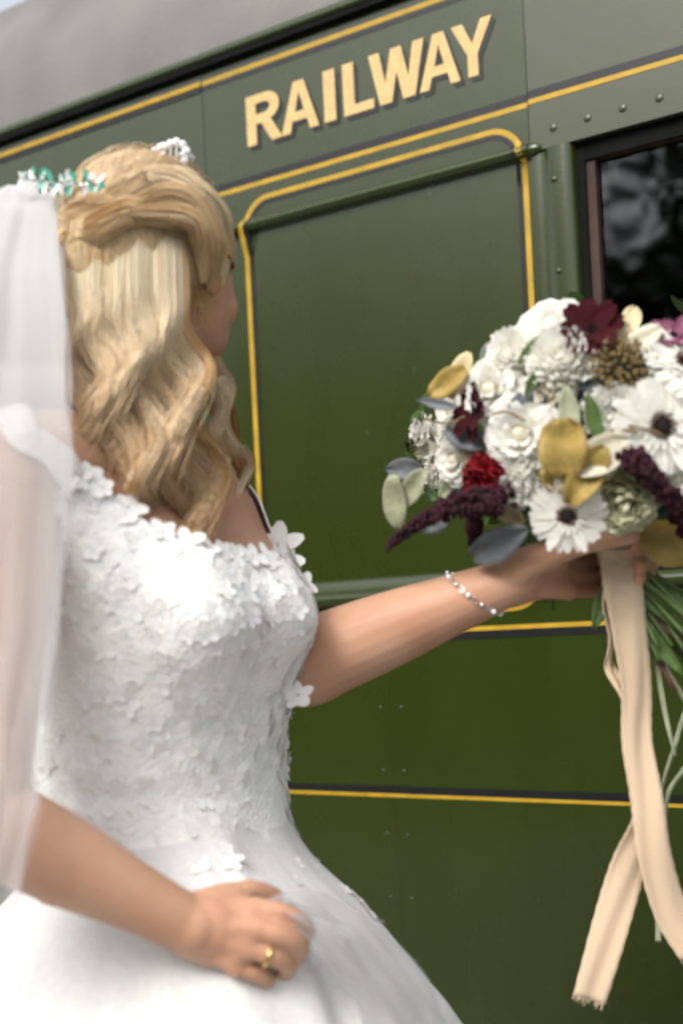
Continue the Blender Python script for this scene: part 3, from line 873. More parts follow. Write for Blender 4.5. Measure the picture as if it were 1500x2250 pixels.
# ------------------------------------------------------------------ veil
def veil_mat():
    m, n, b = mat_new('veil_tulle'); n.nodes.clear()
    o = n.nodes.new('ShaderNodeOutputMaterial')
    df = n.nodes.new('ShaderNodeBsdfDiffuse'); df.inputs[0].default_value = (.70, .69, .69, 1)
    tl = n.nodes.new('ShaderNodeBsdfTranslucent'); tl.inputs[0].default_value = (.66, .65, .65, 1)
    tr = n.nodes.new('ShaderNodeBsdfTransparent')
    m1 = n.nodes.new('ShaderNodeMixShader'); m1.inputs[0].default_value = .38
    m2 = n.nodes.new('ShaderNodeMixShader')
    lw_ = n.nodes.new('ShaderNodeLayerWeight'); lw_.inputs[0].default_value = .42
    tc = n.nodes.new('ShaderNodeTexCoord'); nz = n.nodes.new('ShaderNodeTexNoise'); nz.inputs['Scale'].default_value = 900
    n.links.new(tc.outputs['Object'], nz.inputs['Vector'])
    mr = n.nodes.new('ShaderNodeMapRange'); mr.inputs[3].default_value = .70; mr.inputs[4].default_value = .98
    n.links.new(lw_.outputs['Facing'], mr.inputs[0])
    at = n.nodes.new('ShaderNodeVertexColor'); at.layer_name = 'tint'
    mu = n.nodes.new('ShaderNodeMath'); mu.operation = 'MULTIPLY'; n.links.new(mr.outputs[0], mu.inputs[0]); n.links.new(at.outputs[0], mu.inputs[1])
    n.links.new(df.outputs[0], m1.inputs[1]); n.links.new(tl.outputs[0], m1.inputs[2])
    n.links.new(mu.outputs[0], m2.inputs[0]); n.links.new(tr.outputs[0], m2.inputs[1]); n.links.new(m1.outputs[0], m2.inputs[2])
    n.links.new(m2.outputs[0], o.inputs[0])
    return m
MT['veil'] = veil_mat()
def veil_layer(doff, xoff, ph, seed):
    nv, nu = 150, 130
    R_ = [(395, 60), (412, 128), (470, 137), (600, 146), (800, 154), (1000, 168), (1150, 158), (1300, 142), (1500, 122), (1650, 104), (1780, 86), (1900, 64), (1992, 48)]
    L_ = [(395, 20), (412, -25), (600, -150), (800, -210), (1200, -270), (1992, -330)]
    D_ = [(395, 1.335), (470, 1.300), (600, 1.262), (800, 1.222), (950, 1.165), (1050, 1.148), (1300, 1.118), (1600, 1.082), (1800, 1.052), (1992, 1.040)]
    vv = []; ff = []
    for i in range(nv):
        t = i / (nv - 1); y = 395 + (1992 - 395) * t
        for j in range(nu):
            u = j / (nu - 1)
            xr, xl = fl(y, R_) + xoff, fl(y, L_) + xoff
            x = xr + (xl - xr) * u
            am = .0015 + .0075 * min(1, t * 1.3)
            g = math.sin(u * 31 + ph + 2.2 * math.sin(u * 7 + t * 2.6) + 1.2 * t) * .35 + math.sin(u * 13 + 2 * ph + t * 2.5) * .6 + 1.1 * noise.noise(Vector((u * 8, t * 3, seed)))
            d = fl(y, D_) + doff + am * g * (.35 + .65 * min(1, u * 6)) + .10 * max(0, u - .5) * t
            yy = y + 10 * math.sin(u * 14 + ph) * t + (18 * u if t < .03 else 0) + 5 * math.sin(u * 5) * (1 - t)
            vv.append(W(x + 4 * math.sin(t * 30 + ph) * min(1, t * 5), yy, d))
    ff = [(i * nu + j, i * nu + j + 1, (i + 1) * nu + j + 1, (i + 1) * nu + j) for i in range(nv - 1) for j in range(nu - 1)]
    return vv, ff
b = MB()
def vcol(i):                                      # the net is gathered double at the comb and opens out below
    y = 395 + (1992 - 395) * (i // 130) / 149
    k = fl(y, [(395, 1.0), (640, .98), (820, .70), (960, .46), (1992, .42)]); return (k, k, k)
for (a1, a2, a3, a4) in ((0, 0, .4, 1.0), (-.012, -10, 2.1, 5.0)):
    v2, f2 = veil_layer(a1, a2, a3, a4); b.add(v2, f2); b.c += [vcol(i) for i in range(len(v2))]
veil = b.build('veil', MT['veil'], bride)

b = MB(); b.add(FOLD[0], FOLD[1]); b.c = [(.62, .62, .62)] * len(FOLD[0]); b.build('overskirt_fold', MT['veil'], dress)

# ------------------------------------------------------------------ hair
def hair_mat():
    m, n, b = mat_new('blonde_hair')
    at = n.nodes.new('ShaderNodeVertexColor'); at.layer_name = 'tint'
    n.links.new(at.outputs[0], b.inputs['Base Color'])
    b.inputs['Roughness'].default_value = .42; b.inputs['Specular IOR Level'].default_value = .45
    tl = n.nodes.new('ShaderNodeBsdfTranslucent'); n.links.new(at.outputs[0], tl.inputs[0])
    mx = n.nodes.new('ShaderNodeMixShader'); mx.inputs[0].default_value = .22
    n.links.new(b.outputs[0], mx.inputs[1]); n.links.new(tl.outputs[0], mx.inputs[2]); n.links.new(mx.outputs[0], n.nodes['Material Output'].inputs[0])
    return m
MT['hair'] = hair_mat()
LIGHT = np.array([.98, .85, .63]); MIDC = np.array([.90, .655, .36]); DEEP = np.array([.62, .32, .07])

class Strands:
    def __init__(s): s.V = []; s.F = []; s.C = []; s.n = 0
    def add(s, P, r0, r1, cols):
        """P (m,3) path; three sided tube"""
        m = len(P)
        T = np.gradient(P, axis=0); T /= np.linalg.norm(T, axis=1)[:, None] + 1e-12
        A = np.cross(T, np.array([.31, .77, .55])); A /= np.linalg.norm(A, axis=1)[:, None] + 1e-12
        Bq = np.cross(T, A)
        r = np.linspace(r0, r1, m)[:, None]
        R = [P + A * r, P + (-.5 * A + .866 * Bq) * r, P + (-.5 * A - .866 * Bq) * r]
        s.V.append(np.stack(R, 1).reshape(-1, 3)); s.C.append(np.repeat(cols, 3, 0))
        i = np.arange(m - 1)[:, None] * 3 + s.n
        q = []
        for k in range(3):
            k2 = (k + 1) % 3
            q.append(np.concatenate([i + k, i + k2, i + 3 + k2, i + 3 + k], 1))
        s.F.append(np.concatenate(q)); s.n += 3 * m
    def solid(s, v, f, cols):
        s.V.append(np.array(v)); s.C.append(np.array(cols)); s.F.append(np.array(f) + s.n); s.n += len(v)
    def build(s, name, parent):
        V = np.concatenate(s.V); F_ = np.concatenate(s.F); C_ = np.concatenate(s.C)
        me = bpy.data.meshes.new(name)
        me.vertices.add(len(V)); me.vertices.foreach_set('co', V.astype(np.float32).ravel())
        me.loops.add(F_.size); me.loops.foreach_set('vertex_index', F_.astype(np.int32).ravel())
        me.polygons.add(len(F_)); me.polygons.foreach_set('loop_start', np.arange(0, F_.size, 4, dtype=np.int32))
        me.update(calc_edges=True)
        at = me.color_attributes.new('tint', 'FLOAT_COLOR', 'POINT')
        at.data.foreach_set('color', np.concatenate([C_, np.ones((len(C_), 1))], 1).astype(np.float32).ravel())
        return link_mesh(name, me, MT['hair'], parent)

# the hair close to the head: a shaped cap with combed strands
CAPC, CAPA = hp(-.020, 0, .022), np.array([.098, .078, .088])
def cap_pt(dirv, k=1.0): 
    return CAPC + HR @ (np.asarray(dirv) * CAPA * k)
hs_ = Strands()
nu, nv = 64, 36; vv = []; cc = []
for j in range(nv + 1):
    th_ = math.pi * .86 * j / nv
    for i in range(nu):
        a = 2 * math.pi * i / nu
        dv = np.array([math.sin(th_) * math.cos(a), math.sin(th_) * math.sin(a), math.cos(th_)])
        k = 1.0
        face = max(0, dv[0] - .52) if dv[2] < .55 else 0
        k -= min(.42, face * 1.6)
        vv.append(cap_pt(dv, k * .985)); cc.append(MIDC * (.8 + .25 * rng.random()))
ff = [(j * nu + i, (j + 1) * nu + i, (j + 1) * nu + (i + 1) % nu, j * nu + (i + 1) % nu) for j in range(nv) for i in range(nu)]
hs_.solid(vv, ff, cc)
def nrm_(x): return x / np.linalg.norm(x)
def slerp_path(a, c, n, lift):
    a, c = nrm_(a), nrm_(c); om = math.acos(max(-1, min(1, a.dot(c))))
    t = np.linspace(0, 1, n)[:, None]
    d = (np.sin((1 - t) * om) * a + np.sin(t * om) * c) / math.sin(om)
    return CAPC + (HR @ (d * CAPA * (1 + lift)).T).T
def tint(n, base=None, jit=.10, tipdeep=.0):
    k = rng.random()
    c = base if base is not None else (LIGHT * k + MIDC * (1 - k))
    c = c * (1 + rng.normal(0, jit)) * np.array([.86, .80, .72])
    t = np.linspace(0, 1, n)[:, None]
    return np.clip(c * (1 - t * tipdeep) + DEEP * t * tipdeep, .01, .95)
for i in range(2600):                                # crown combed back from the hairline to the twist
    y0 = rng.uniform(-1, 1)
    st = np.array([.78 + rng.normal(0, .05), y0 * .75, .62 + rng.normal(0, .06)])
    a = math.pi + rng.uniform(-1.35, 1.35)
    en = np.array([math.cos(a), math.sin(a) + .25 * y0, rng.uniform(.05, .40)])
    lift = .012 + .03 * rng.random() * np.sin(np.linspace(0, math.pi, 22))[:, None]
    P = slerp_path(st, en, 22, lift)
    hs_.add(P, .0006, .0005, tint(22, None if rng.random() > .5 else LIGHT))
for i in range(900):                                 # sides swept from the temple
    sy = -1 if rng.random() < .75 else 1
    st = np.array([.72 + rng.normal(0, .06), sy * (.55 + .15 * rng.random()), rng.uniform(-.15, .5)])
    en = np.array([-.75, sy * .55 + rng.normal(0, .15), rng.uniform(.0, .25)])
    P = slerp_path(st, en, 20, .010 + .028 * rng.random() * np.sin(np.linspace(0, math.pi, 20))[:, None])
    hs_.add(P, .0006, .0005, tint(20, None, .15))
for i in range(1500):                                # the back, falling to the nape
    a = math.pi + rng.uniform(-1.45, 1.45)
    st = np.array([-.25 + rng.normal(0, .2), rng.normal(0, .35), .9]); en = np.array([math.cos(a), math.sin(a), rng.uniform(-.75, -.2)])
    P = slerp_path(st, en, 20, .004 + .022 * rng.random() * np.sin(np.linspace(0, math.pi, 20))[:, None])
    hs_.add(P, .0006, .0005, tint(20, None, .12))
for i in range(70):                                  # flyaways over the crown
    st = np.array([.7, rng.uniform(-.6, .6), .7]); a = math.pi + rng.uniform(-1, 1); en = np.array([math.cos(a), math.sin(a), rng.uniform(.1, .6)])
    P = slerp_path(st, en, 20, .03 + rng.uniform(.02, .09) * np.sin(np.linspace(0, math.pi, 20))[:, None])
    hs_.add(P, .00035, .0002, tint(20, LIGHT))
hair = hs_.build('hair', bride)

def hd(px, py):
    """depth of the front of the hanging hair"""
    d = fl(py, [(380, 1.30), (450, 1.272), (520, 1.258), (650, 1.250), (800, 1.244), (950, 1.236), (1080, 1.240), (1200, 1.252)])
    return d + .062 * ((px - 300) / 200) ** 2
VIEW = FW
def lock(ctr, w0, w1, n, amp=.010, wl=.115, ph=0.0, doff=0.0, base=None, tip=.35, thick=.55, jit=.13, name='hair_lock', fray=.25, taper=.45, head=1.0):
    Pc = np.array([W(p[0], p[1], hd(p[0], p[1]) + doff + (p[2] if len(p) > 2 else 0)) for p in ctr])
    m = 44
    P = spline(Pc, m)
    T = np.gradient(P, axis=0); T /= np.linalg.norm(T, axis=1)[:, None]
    S = np.cross(T, VIEW); S /= np.linalg.norm(S, axis=1)[:, None] + 1e-9
    Dd = np.cross(S, T)
    Ls = np.concatenate([[0], np.cumsum(np.linalg.norm(np.diff(P, axis=0), axis=1))])
    t = Ls / Ls[-1]
    en = np.clip((t - .22) / .35, 0, 1)
    w = (w0 + (w1 - w0) * t) * np.where(t > .75, 1 - (t - .75) / .25 * (1 - taper), 1)
    w = w * np.clip(head + (1 - head) * t / .22, 0, 1)
    hel = 2 * math.pi * Ls / wl + ph
    P = P + S * (np.cos(hel) * amp * en)[:, None] + Dd * (np.sin(hel) * amp * .8 * en)[:, None]
    st = Strands()
    # core so that nothing shows through
    nseg = 10; cv = []; ccol = []
    for i in range(m):
        for k in range(nseg):
            a = 2 * math.pi * k / nseg
            cv.append(P[i] + S[i] * w[i] * .70 * math.cos(a) + Dd[i] * w[i] * thick * .62 * math.sin(a))
            c = MIDC * (1 - t[i] * tip) + DEEP * t[i] * tip
            if base is not None: c = base * .85
            ccol.append(c * (.88 + .05 * rng.random()))
    cf = [(i * nseg + k, i * nseg + (k + 1) % nseg, (i + 1) * nseg + (k + 1) % nseg, (i + 1) * nseg + k) for i in range(m - 1) for k in range(nseg)]
    st.solid(cv, cf, ccol)
    for _ in range(int(n * 1.55)):
        a = rng.uniform(0, 2 * math.pi); rr = math.sqrt(rng.uniform(.25, 1.0))
        tw = rng.normal(0, .5)
        aa = a + tw * t * 2
        out = rr * (1 + fray * rng.normal(0, .55) * t ** 1.5)
        off = S * (np.cos(aa) * out * w)[:, None] + Dd * (np.sin(aa) * out * w * thick)[:, None]
        wob = .0009 * np.sin(Ls * rng.uniform(40, 90) + rng.uniform(0, 6))[:, None] * S
        e = int(m * rng.uniform(.84, 1.0))
        q = (P + off + wob)[:e]
        st.add(q, .00058, .00038, tint(e, base, jit, tip))
    return st.build(name, hair)

G = dict
BACKB = np.array([.34, .18, .055])
# hanging hair: guide curves, strands blend between neighbours and gather into curls lower down
GX = [150, 178, 208, 240, 272, 304, 336, 366, 392, 412]
GEND = [1035, 1050, 1045, 1065, 1095, 1140, 1180, 1195, 1185, 1165]
GDR = [30, 30, 22, 15, 15, 40, 68, 62, 52, 62]
NP = 40
GU = []
for i, x0 in enumerate(GX):
    pts = []
    for q in range(NP):
        t = q / (NP - 1); y = 452 + (GEND[i] - 452) * t
        a_ = max(0, min(1, (y - 620) / 200)); a_ = a_ * a_ * (3 - 2 * a_)
        th_ = (y - 620) / 236 * 2 * math.pi + (.0, .5, 2.2, 3.0, 3.7, 5.2, 5.9, 7.6, 8.4, 9.3)[i]
        x = x0 + GDR[i] * max(0, (y - 640) / 520) + 30 * a_ * math.sin(th_)
        d = hd(x, y) + .013 * a_ * math.cos(th_) + .022 * max(0, 1 - (y - 452) / 45) + .004 * math.sin(i * 2.3)
        pts.append(W(x, y, d))
    GU.append(np.array(pts))
GU = np.array(GU)
tt = np.linspace(0, 1, NP)
clump = np.clip((tt - .30) / .35, 0, 1); clump = clump * clump * (3 - 2 * clump)
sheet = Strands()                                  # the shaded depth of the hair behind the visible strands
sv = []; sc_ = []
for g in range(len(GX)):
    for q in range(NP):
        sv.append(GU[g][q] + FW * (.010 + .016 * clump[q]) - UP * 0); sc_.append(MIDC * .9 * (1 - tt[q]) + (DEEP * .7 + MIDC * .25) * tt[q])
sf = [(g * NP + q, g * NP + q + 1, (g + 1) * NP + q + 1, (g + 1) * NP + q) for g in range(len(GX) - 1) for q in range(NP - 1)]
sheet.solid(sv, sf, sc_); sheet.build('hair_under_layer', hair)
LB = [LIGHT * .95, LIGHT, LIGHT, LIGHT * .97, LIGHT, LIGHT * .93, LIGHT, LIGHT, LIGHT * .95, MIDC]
for g in range(len(GX)):
    st = Strands()
    P0 = GU[g]
    T = np.gradient(P0, axis=0); T /= np.linalg.norm(T, axis=1)[:, None]
    S = np.cross(T, VIEW); S /= np.linalg.norm(S, axis=1)[:, None]; Dd = np.cross(S, T)
    for lay, cntl in ((0, 300), (1, 130)):
        for _ in range(cntl):
            u = rng.uniform(-.5, .5); nb_ = g + (1 if u > 0 else -1); nb_ = max(0, min(len(GX) - 1, nb_))
            s_ = abs(u) * (1 - clump * rng.uniform(.35, .85))
            P = P0 * (1 - s_)[:, None] + GU[nb_] * s_[:, None]
            a = rng.uniform(0, 6.28); r_c = .0065 * math.sqrt(rng.random()) * clump
            tw = a + tt * rng.normal(2.0, .8)
            P = P + S * (np.cos(tw) * r_c * 1.25)[:, None] + Dd * (np.sin(tw) * r_c)[:, None]
            P = P + FW * (lay * .007 + rng.normal(0, .0014)) * np.minimum(1, tt * 6)[:, None]
            P = P + S * (.0020 * rng.normal() * np.sin(tt * rng.uniform(5, 16) + rng.uniform(0, 6)) * tt)[:, None]
            fly = rng.random() < .06
            if fly: P = P + (S * rng.normal(0, .016) + Dd * rng.normal(0, .012)) * (tt ** 2)[:, None]
            e = int(NP * rng.uniform(.80, 1.0))
            k = rng.random(); c = LB[g] * (1 - .35 * k) + (MIDC if k > .5 else LIGHT) * .35 * k
            tp = np.clip((tt[:e] - .25) / .75, 0, 1)[:, None] * rng.uniform(.15, 1.0)
            cols = np.clip((c * (1 - tp) + DEEP * tp) * (1 + rng.normal(0, .06)) * (.92 if lay else 1), .02, .98)
            st.add(P[:e], .00055, .00034, cols)
    st.build('hair_lock', hair)
# far side locks in front of the other shoulder
lock([(470, 790, .04), (502, 850, .05), (492, 920, .06), (512, 985, .06), (545, 1020, .07), (535, 1090, .07)], .007, .006, 45, amp=.004, base=LIGHT * .95, tip=.15)
lock([(478, 860, .10), (500, 950, .12), (514, 1030, .13), (519, 1075, .13), (514, 1112, .13)], .013, .014, 90, amp=.003, base=np.array([.62, .40, .15]), tip=.25)
lock([(474, 830, .03), (488, 900, .03), (478, 960, .03), (500, 1010, .04)], .008, .007, 50, amp=.004, base=LIGHT, tip=.3)
# the twist across the back of the head
for i, (ctr, w0, w1) in enumerate((
        ([(478, 610, .04), (484, 500, .0), (440, 430, -.022), (372, 405, -.010), (290, 425, .0), (215, 440, .004), (140, 448, .012)], .013, .016),
        ([(462, 640, .04), (466, 530, -.008), (420, 455, -.018), (345, 440, -.006), (262, 462, .0), (190, 470, .004), (138, 470, .012)], .013, .015),
        ([(455, 420, -.01), (410, 390, -.015), (340, 400, -.004), (260, 430, .002), (180, 448, .006), (135, 440, .014)], .012, .013),
        ([(448, 620, .03), (440, 500, -.010), (380, 462, -.008), (300, 470, .0), (220, 488, .003), (140, 500, .01)], .012, .014),
        ([(330, 455, .0), (260, 482, .0), (200, 505, .002), (140, 530, .008)], .010, .012))):
    lock(ctr, w0, w1, 130, amp=.0045, wl=.085, ph=i * 2.2, doff=-.024, tip=.12, thick=.75, base=(LIGHT if i in (0, 2) else None), fray=.1, taper=.8, jit=.16, name='hair_twist', head=.15)
# wisps
ws = Strands()
for i in range(160):
    y = rng.uniform(520, 640); x = rng.uniform(405, 450)
    P = spline([W(x, y, hd(x, y) + .02), W(x + 15, y + 30, hd(x, y) + .03), W(x + rng.uniform(5, 30), y + 90, hd(x, y) + .03)], 12)
    ws.add(P, .0004, .0002, tint(12, MIDC))
ws.build('hair_wisps', hair)

# ------------------------------------------------------------------ bouquet
def petal_mat(name, col, amt=.08, rough=.6, sss=.18, vein=0.0, trans=.0):
    m = pmat(name, col, rough, .3, noise_scale=45, noise_amt=amt, bump=.18, bump_scale=160)
    if trans:
        n = m.node_tree; b = n.nodes['Principled BSDF']; o = n.nodes['Material Output']
        tl = n.nodes.new('ShaderNodeBsdfTranslucent'); tl.inputs[0].default_value = (*col, 1)
        mx = n.nodes.new('ShaderNodeMixShader'); mx.inputs[0].default_value = trans
        n.links.new(b.outputs[0], mx.inputs[1]); n.links.new(tl.outputs[0], mx.inputs[2]); n.links.new(mx.outputs[0], o.inputs[0])
    return m
MT['white_petal'] = petal_mat('white_petal', (.94, .93, .87), .04, trans=.42)
MT['cream_petal'] = petal_mat('cream_petal', (.82, .78, .62), .10, trans=.3)
MT['green_cream'] = petal_mat('green_cream_petal', (.70, .71, .50), .14, trans=.25)
MT['wine_petal'] = petal_mat('wine_petal', (.034, .001, .004), .35, .95, .05)
MT['red_petal'] = petal_mat('red_petal', (.20, .004, .008), .35, .8, .05)
MT['mauve_petal'] = petal_mat('mauve_petal', (.16, .045, .085), .3, .6, .05)
MT['gold_petal'] = petal_mat('gold_petal', (.42, .30, .085), .22, .42, .05, trans=.2)
MT['pale_gold'] = petal_mat('pale_gold_petal', (.74, .62, .38), .15, .5, .1, trans=.25)
MT['grey_leaf'] = petal_mat('grey_leaf', (.125, .135, .145), .25, .55, .0)
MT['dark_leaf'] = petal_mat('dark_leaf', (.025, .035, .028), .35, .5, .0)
MT['leaf'] = petal_mat('green_leaf', (.065, .115, .030), .3, .45, .05)
MT['pale_leaf'] = petal_mat('pale_green_leaf', (.42, .45, .30), .22, .55, .1, trans=.25)
MT['amaranth'] = petal_mat('amaranth', (.028, .004, .010), .5, .8, .0)
MT['disc_dark'] = pmat('gerbera_disc', (.018, .006, .005), .9, noise_scale=700, noise_amt=.6, bump=.9, bump_scale=900)
MT['disc_ring'] = pmat('gerbera_ring', (.20, .075, .03), .9, noise_scale=700, noise_amt=.5, bump=.9, bump_scale=900)
MT['seed'] = pmat('seed_head', (.30, .21, .08), .9, noise_scale=300, noise_amt=.6, bump=.8, bump_scale=500)
MT['stem'] = pmat('stem_green', (.075, .125, .025), .5, noise_scale=30, noise_amt=.3)
MT['stem_red'] = pmat('stem_purple', (.09, .03, .025), .5, noise_scale=30, noise_amt=.3)
def ribbon_mat():
    m, n, b = mat_new('ribbon_gauze')
    tc = n.nodes.new('ShaderNodeTexCoord')
    wv = n.nodes.new('ShaderNodeTexWave'); wv.wave_type = 'BANDS'; wv.bands_direction = 'Z'; wv.inputs['Scale'].default_value = 120; wv.inputs['Distortion'].default_value = .8; wv.inputs['Detail'].default_value = 2
    n.links.new(tc.outputs['Object'], wv.inputs['Vector'])
    cr_ = n.nodes.new('ShaderNodeValToRGB')
    cr_.color_ramp.elements[0].position = .15; cr_.color_ramp.elements[0].color = (.50, .36, .23, 1)
    cr_.color_ramp.elements[1].position = .7; cr_.color_ramp.elements[1].color = (.72, .56, .40, 1)
    n.links.new(wv.outputs['Fac'], cr_.inputs[0]); n.links.new(cr_.outputs[0], b.inputs['Base Color'])
    bp = n.nodes.new('ShaderNodeBump'); bp.inputs['Strength'].default_value = .5; bp.inputs['Distance'].default_value = .0015
    n.links.new(wv.outputs['Fac'], bp.inputs['Height']); n.links.new(bp.outputs[0], b.inputs['Normal'])
    b.inputs['Roughness'].default_value = .8; b.inputs['Specular IOR Level'].default_value = .2; b.inputs['Sheen Weight'].default_value = .2
    return m
MT['ribbon'] = ribbon_mat()

BIND = W(1362, 1235, 1.385)
bouquet = empty('bouquet', tuple(BIND))
tag(bouquet, 'round bridal bouquet of white gerberas, burgundy flowers, gold leaves and trailing beige ribbon', 'bouquet')
BCEN = W(1315, 985, 1.425); BR = .165
def bpos(px, py, lift=0.0):
    """point of the bouquet's dome seen at a photo pixel"""
    d = W(px, py, 1.0) - EYE
    a = d.dot(d); b_ = d.dot(EYE - BCEN); c = (EYE - BCEN).dot(EYE - BCEN) - (BR + lift) ** 2
    q = b_ * b_ - a * c
    t = (-b_ - math.sqrt(q)) / a if q > 0 else -b_ / a
    return EYE + d * t
def basis(nrm, upv=None):
    z = np.asarray(nrm, float); z = z / np.linalg.norm(z)
    u = np.array([0, 0, 1.0]) if upv is None else np.asarray(upv, float)
    if abs(u.dot(z)) > .97: u = np.array([1.0, 0, 0])
    x = np.cross(u, z); x /= np.linalg.norm(x)
    return np.stack([x, np.cross(z, x), z], 1)
def petal_grid(L, wd, cup, curl, base=.15, pw=.75, ni=6, nj=5, ruffle=0.0, notch=0.0, seed=0, tipf=.80):
    """petal along +x, facing +z; base fraction of the width, cup across, curl along"""
    r_ = random.Random(seed); ph = r_.uniform(0, 6)
    vv = []; ff = []
    for i in range(ni):
        t = i / (ni - 1)
        w_ = wd * (base + (1 - base) * math.sin(math.pi * (.08 + tipf * t)) ** pw) * (1 if t < .999 else (.55 if tipf < .85 else 1))
        for j in range(nj):
            s = j / (nj - 1) * 2 - 1
            x = L * t - notch * L * (1 - abs(s)) * (t ** 6)
            y = s * w_ * .5
            z = cup * wd * (s * s - .3) * math.sin(math.pi * min(1, t + .15)) + curl * L * t * t
            z += ruffle * wd * math.sin(s * 5 + ph + t * 4) * t
            vv.append((x, y, z))
    for i in range(ni - 1):
        for j in range(nj - 1):
            a = i * nj + j; ff.append((a, a + nj, a + nj + 1, a + 1))
    return np.array(vv), ff
def place(vv, M3, p): return (M3 @ np.asarray(vv).T).T + p
def rotz(a): c, s = math.cos(a), math.sin(a); return np.array([[c, -s, 0], [s, c, 0], [0, 0, 1.0]])
def roty(a): c, s = math.cos(a), math.sin(a); return np.array([[c, 0, s], [0, 1, 0], [-s, 0, c]])
def toward(p, mixv=(0, 0, 0), k=.75):
    """outward normal of the dome, turned partly to the viewer"""
    n = (p - BCEN); n /= np.linalg.norm(n)
    e = EYE - p; e /= np.linalg.norm(e)
    return n * k + e * (1 - k) + np.asarray(mixv)

def gerbera(px, py, R, lift=.0, mixv=(0, 0, 0), k=.6, np_=27):
    p = bpos(px, py, lift); B3 = basis(toward(p, mixv, k))
    b = MB()
    ve, fe = ellipsoid((0, 0, .002), (R * .17, R * .17, R * .09), nu=20, nv=8); b.add(place(ve, B3, p), fe)
    for q in range(60):
        a = q * 2.4; rr = R * .17 * math.sqrt(q / 60)
        ve, fe = ellipsoid((rr * math.cos(a), rr * math.sin(a), R * .09), (R * .018, R * .018, R * .03), nu=5, nv=3); b.add(place(ve, B3, p), fe)
    o = b.build('gerbera', MT['disc_dark'], bouquet)
    b = MB()
    for q in range(54):
        a = q * 2 * math.pi / 54 + rng.normal(0, .05); rr = R * rng.uniform(.17, .27)
        ve, fe = ellipsoid((rr * math.cos(a), rr * math.sin(a), R * .05), (R * .05, R * .018, R * .05), nu=5, nv=4); b.add(place((rotz(0) @ np.array(ve).T).T, B3, p), fe)
    b.build('disc_ring', MT['disc_ring'], o)
    for ring, n_, Lf, z0, tl in ((0, np_, 1.0, -.002, .10), (1, np_, .93, -.004, .02), (2, 16, .48, .001, .28)):
        for q in range(n_):
            a = 2 * math.pi * (q + .5 * ring) / n_ + rng.normal(0, .05)
            L = R * Lf * rng.uniform(.93, 1.05)
            vv, ff = petal_grid(L - R * .12, R * (.235 if ring < 2 else .10), .20, rng.uniform(-.10, .06), .45, .5, 6, 3, seed=q)
            vv = (roty(-tl + rng.normal(0, .05)) @ vv.T).T + np.array([R * .12, 0, z0])
            mesh('petal', place((rotz(a) @ vv.T).T, B3, p), ff, MT['white_petal'], o)
    return o

def pompon(px, py, R, mt, n_=150, lift=.0, k=.8, wd=.20, mixv=(0, 0, 0), name='chrysanthemum', tight=.9):
    p = bpos(px, py, lift - R * .35); B3 = basis(toward(p, mixv, k)); b = MB()
    ve, fe = ellipsoid((0, 0, 0), (R * .62, R * .62, R * .5), nu=16, nv=10); b.add(place(ve, B3, p), fe)
    for q in range(n_):
        z = 1 - 1.35 * (q + .5) / n_; a = q * 2.39996
        s = math.sqrt(max(0, 1 - z * z)); dv = np.array([s * math.cos(a), s * math.sin(a), z])
        Bq = basis(dv, (0, 0, 1.0))
        L = R * rng.uniform(.42, .55)
        vv, ff = petal_grid(L, R * wd * rng.uniform(.8, 1.2), .35, rng.uniform(-.2, .35), .4, .6, 4, 3, seed=q)
        # petals lie between radial and upright
        up_ = nrm_(dv * tight + np.array([0, 0, .55]))
        side = np.cross(up_, np.array([math.cos(a + 1.57), math.sin(a + 1.57), .01])); side = nrm_(side)
        M3 = np.stack([up_, np.cross(side, up_), side], 1)
        b.add(place(place(vv, M3, dv * R * .55 * np.array([1, 1, .8])), B3, p), ff)
    return b.build(name, MT[mt], bouquet)

def rose(px, py, R, mt, lift=.0, k=.7, mixv=(0, 0, 0), rings=((4, .30, 1.15), (5, .55, .95), (6, .80, .62), (7, 1.0, .30)), name='rose', core='green_cream', rf=.06):
    p = bpos(px, py, lift - R * .3); B3 = basis(toward(p, mixv, k)); b = MB()
    ve, fe = ellipsoid((0, 0, R * .25), (R * .28, R * .28, R * .34), nu=12, nv=8); b.add(place(ve, B3, p), fe)
    o = b.build(name, MT[core], bouquet)
    for ri, (n_, rf_, el) in enumerate(rings):
        for q in range(n_):
            a = 2 * math.pi * (q + .37 * ri) / n_ + rng.normal(0, .12)
            L = R * (.55 + .5 * rf_)
            vv, ff = petal_grid(L, R * (.62 + .42 * rf_), .28, -.05 - .22 * rf_, .5, .5, 7, 7, ruffle=rf, seed=q + 10 * ri)
            vv = (roty(-el + rng.normal(0, .10)) @ vv.T).T + np.array([R * .08 * rf_, 0, R * .05])
            mesh('petal', place((rotz(a) @ vv.T).T, B3, p), ff, MT[mt], o)
    return o

def cosmos(px, py, R, mt, lift=.0, k=.6, mixv=(0, 0, 0), n_=8):
    p = bpos(px, py, lift); B3 = basis(toward(p, mixv, k)); b = MB()
    for q in range(40):
        a = q * 2.4; rr = R * .16 * math.sqrt(q / 40)
        ve, fe = ellipsoid((rr * math.cos(a), rr * math.sin(a), R * .05), (R * .03, R * .03, R * .07), nu=5, nv=4); b.add(place(ve, B3, p), fe)
    o = b.build('cosmos_flower', MT['disc_dark'], bouquet)
    for q in range(n_):
        a = 2 * math.pi * q / n_ + rng.normal(0, .07)
        vv, ff = petal_grid(R * rng.uniform(.92, 1.05), R * .62, .16, rng.uniform(-.05, .12), .25, .6, 8, 7, ruffle=.05, notch=.06, seed=q)
        vv = (roty(-.18 + rng.normal(0, .1)) @ vv.T).T + np.array([0, 0, .0012 * (q % 2)])
        mesh('petal', place((rotz(a) @ vv.T).T, B3, p), ff, MT[mt], o)
    return o

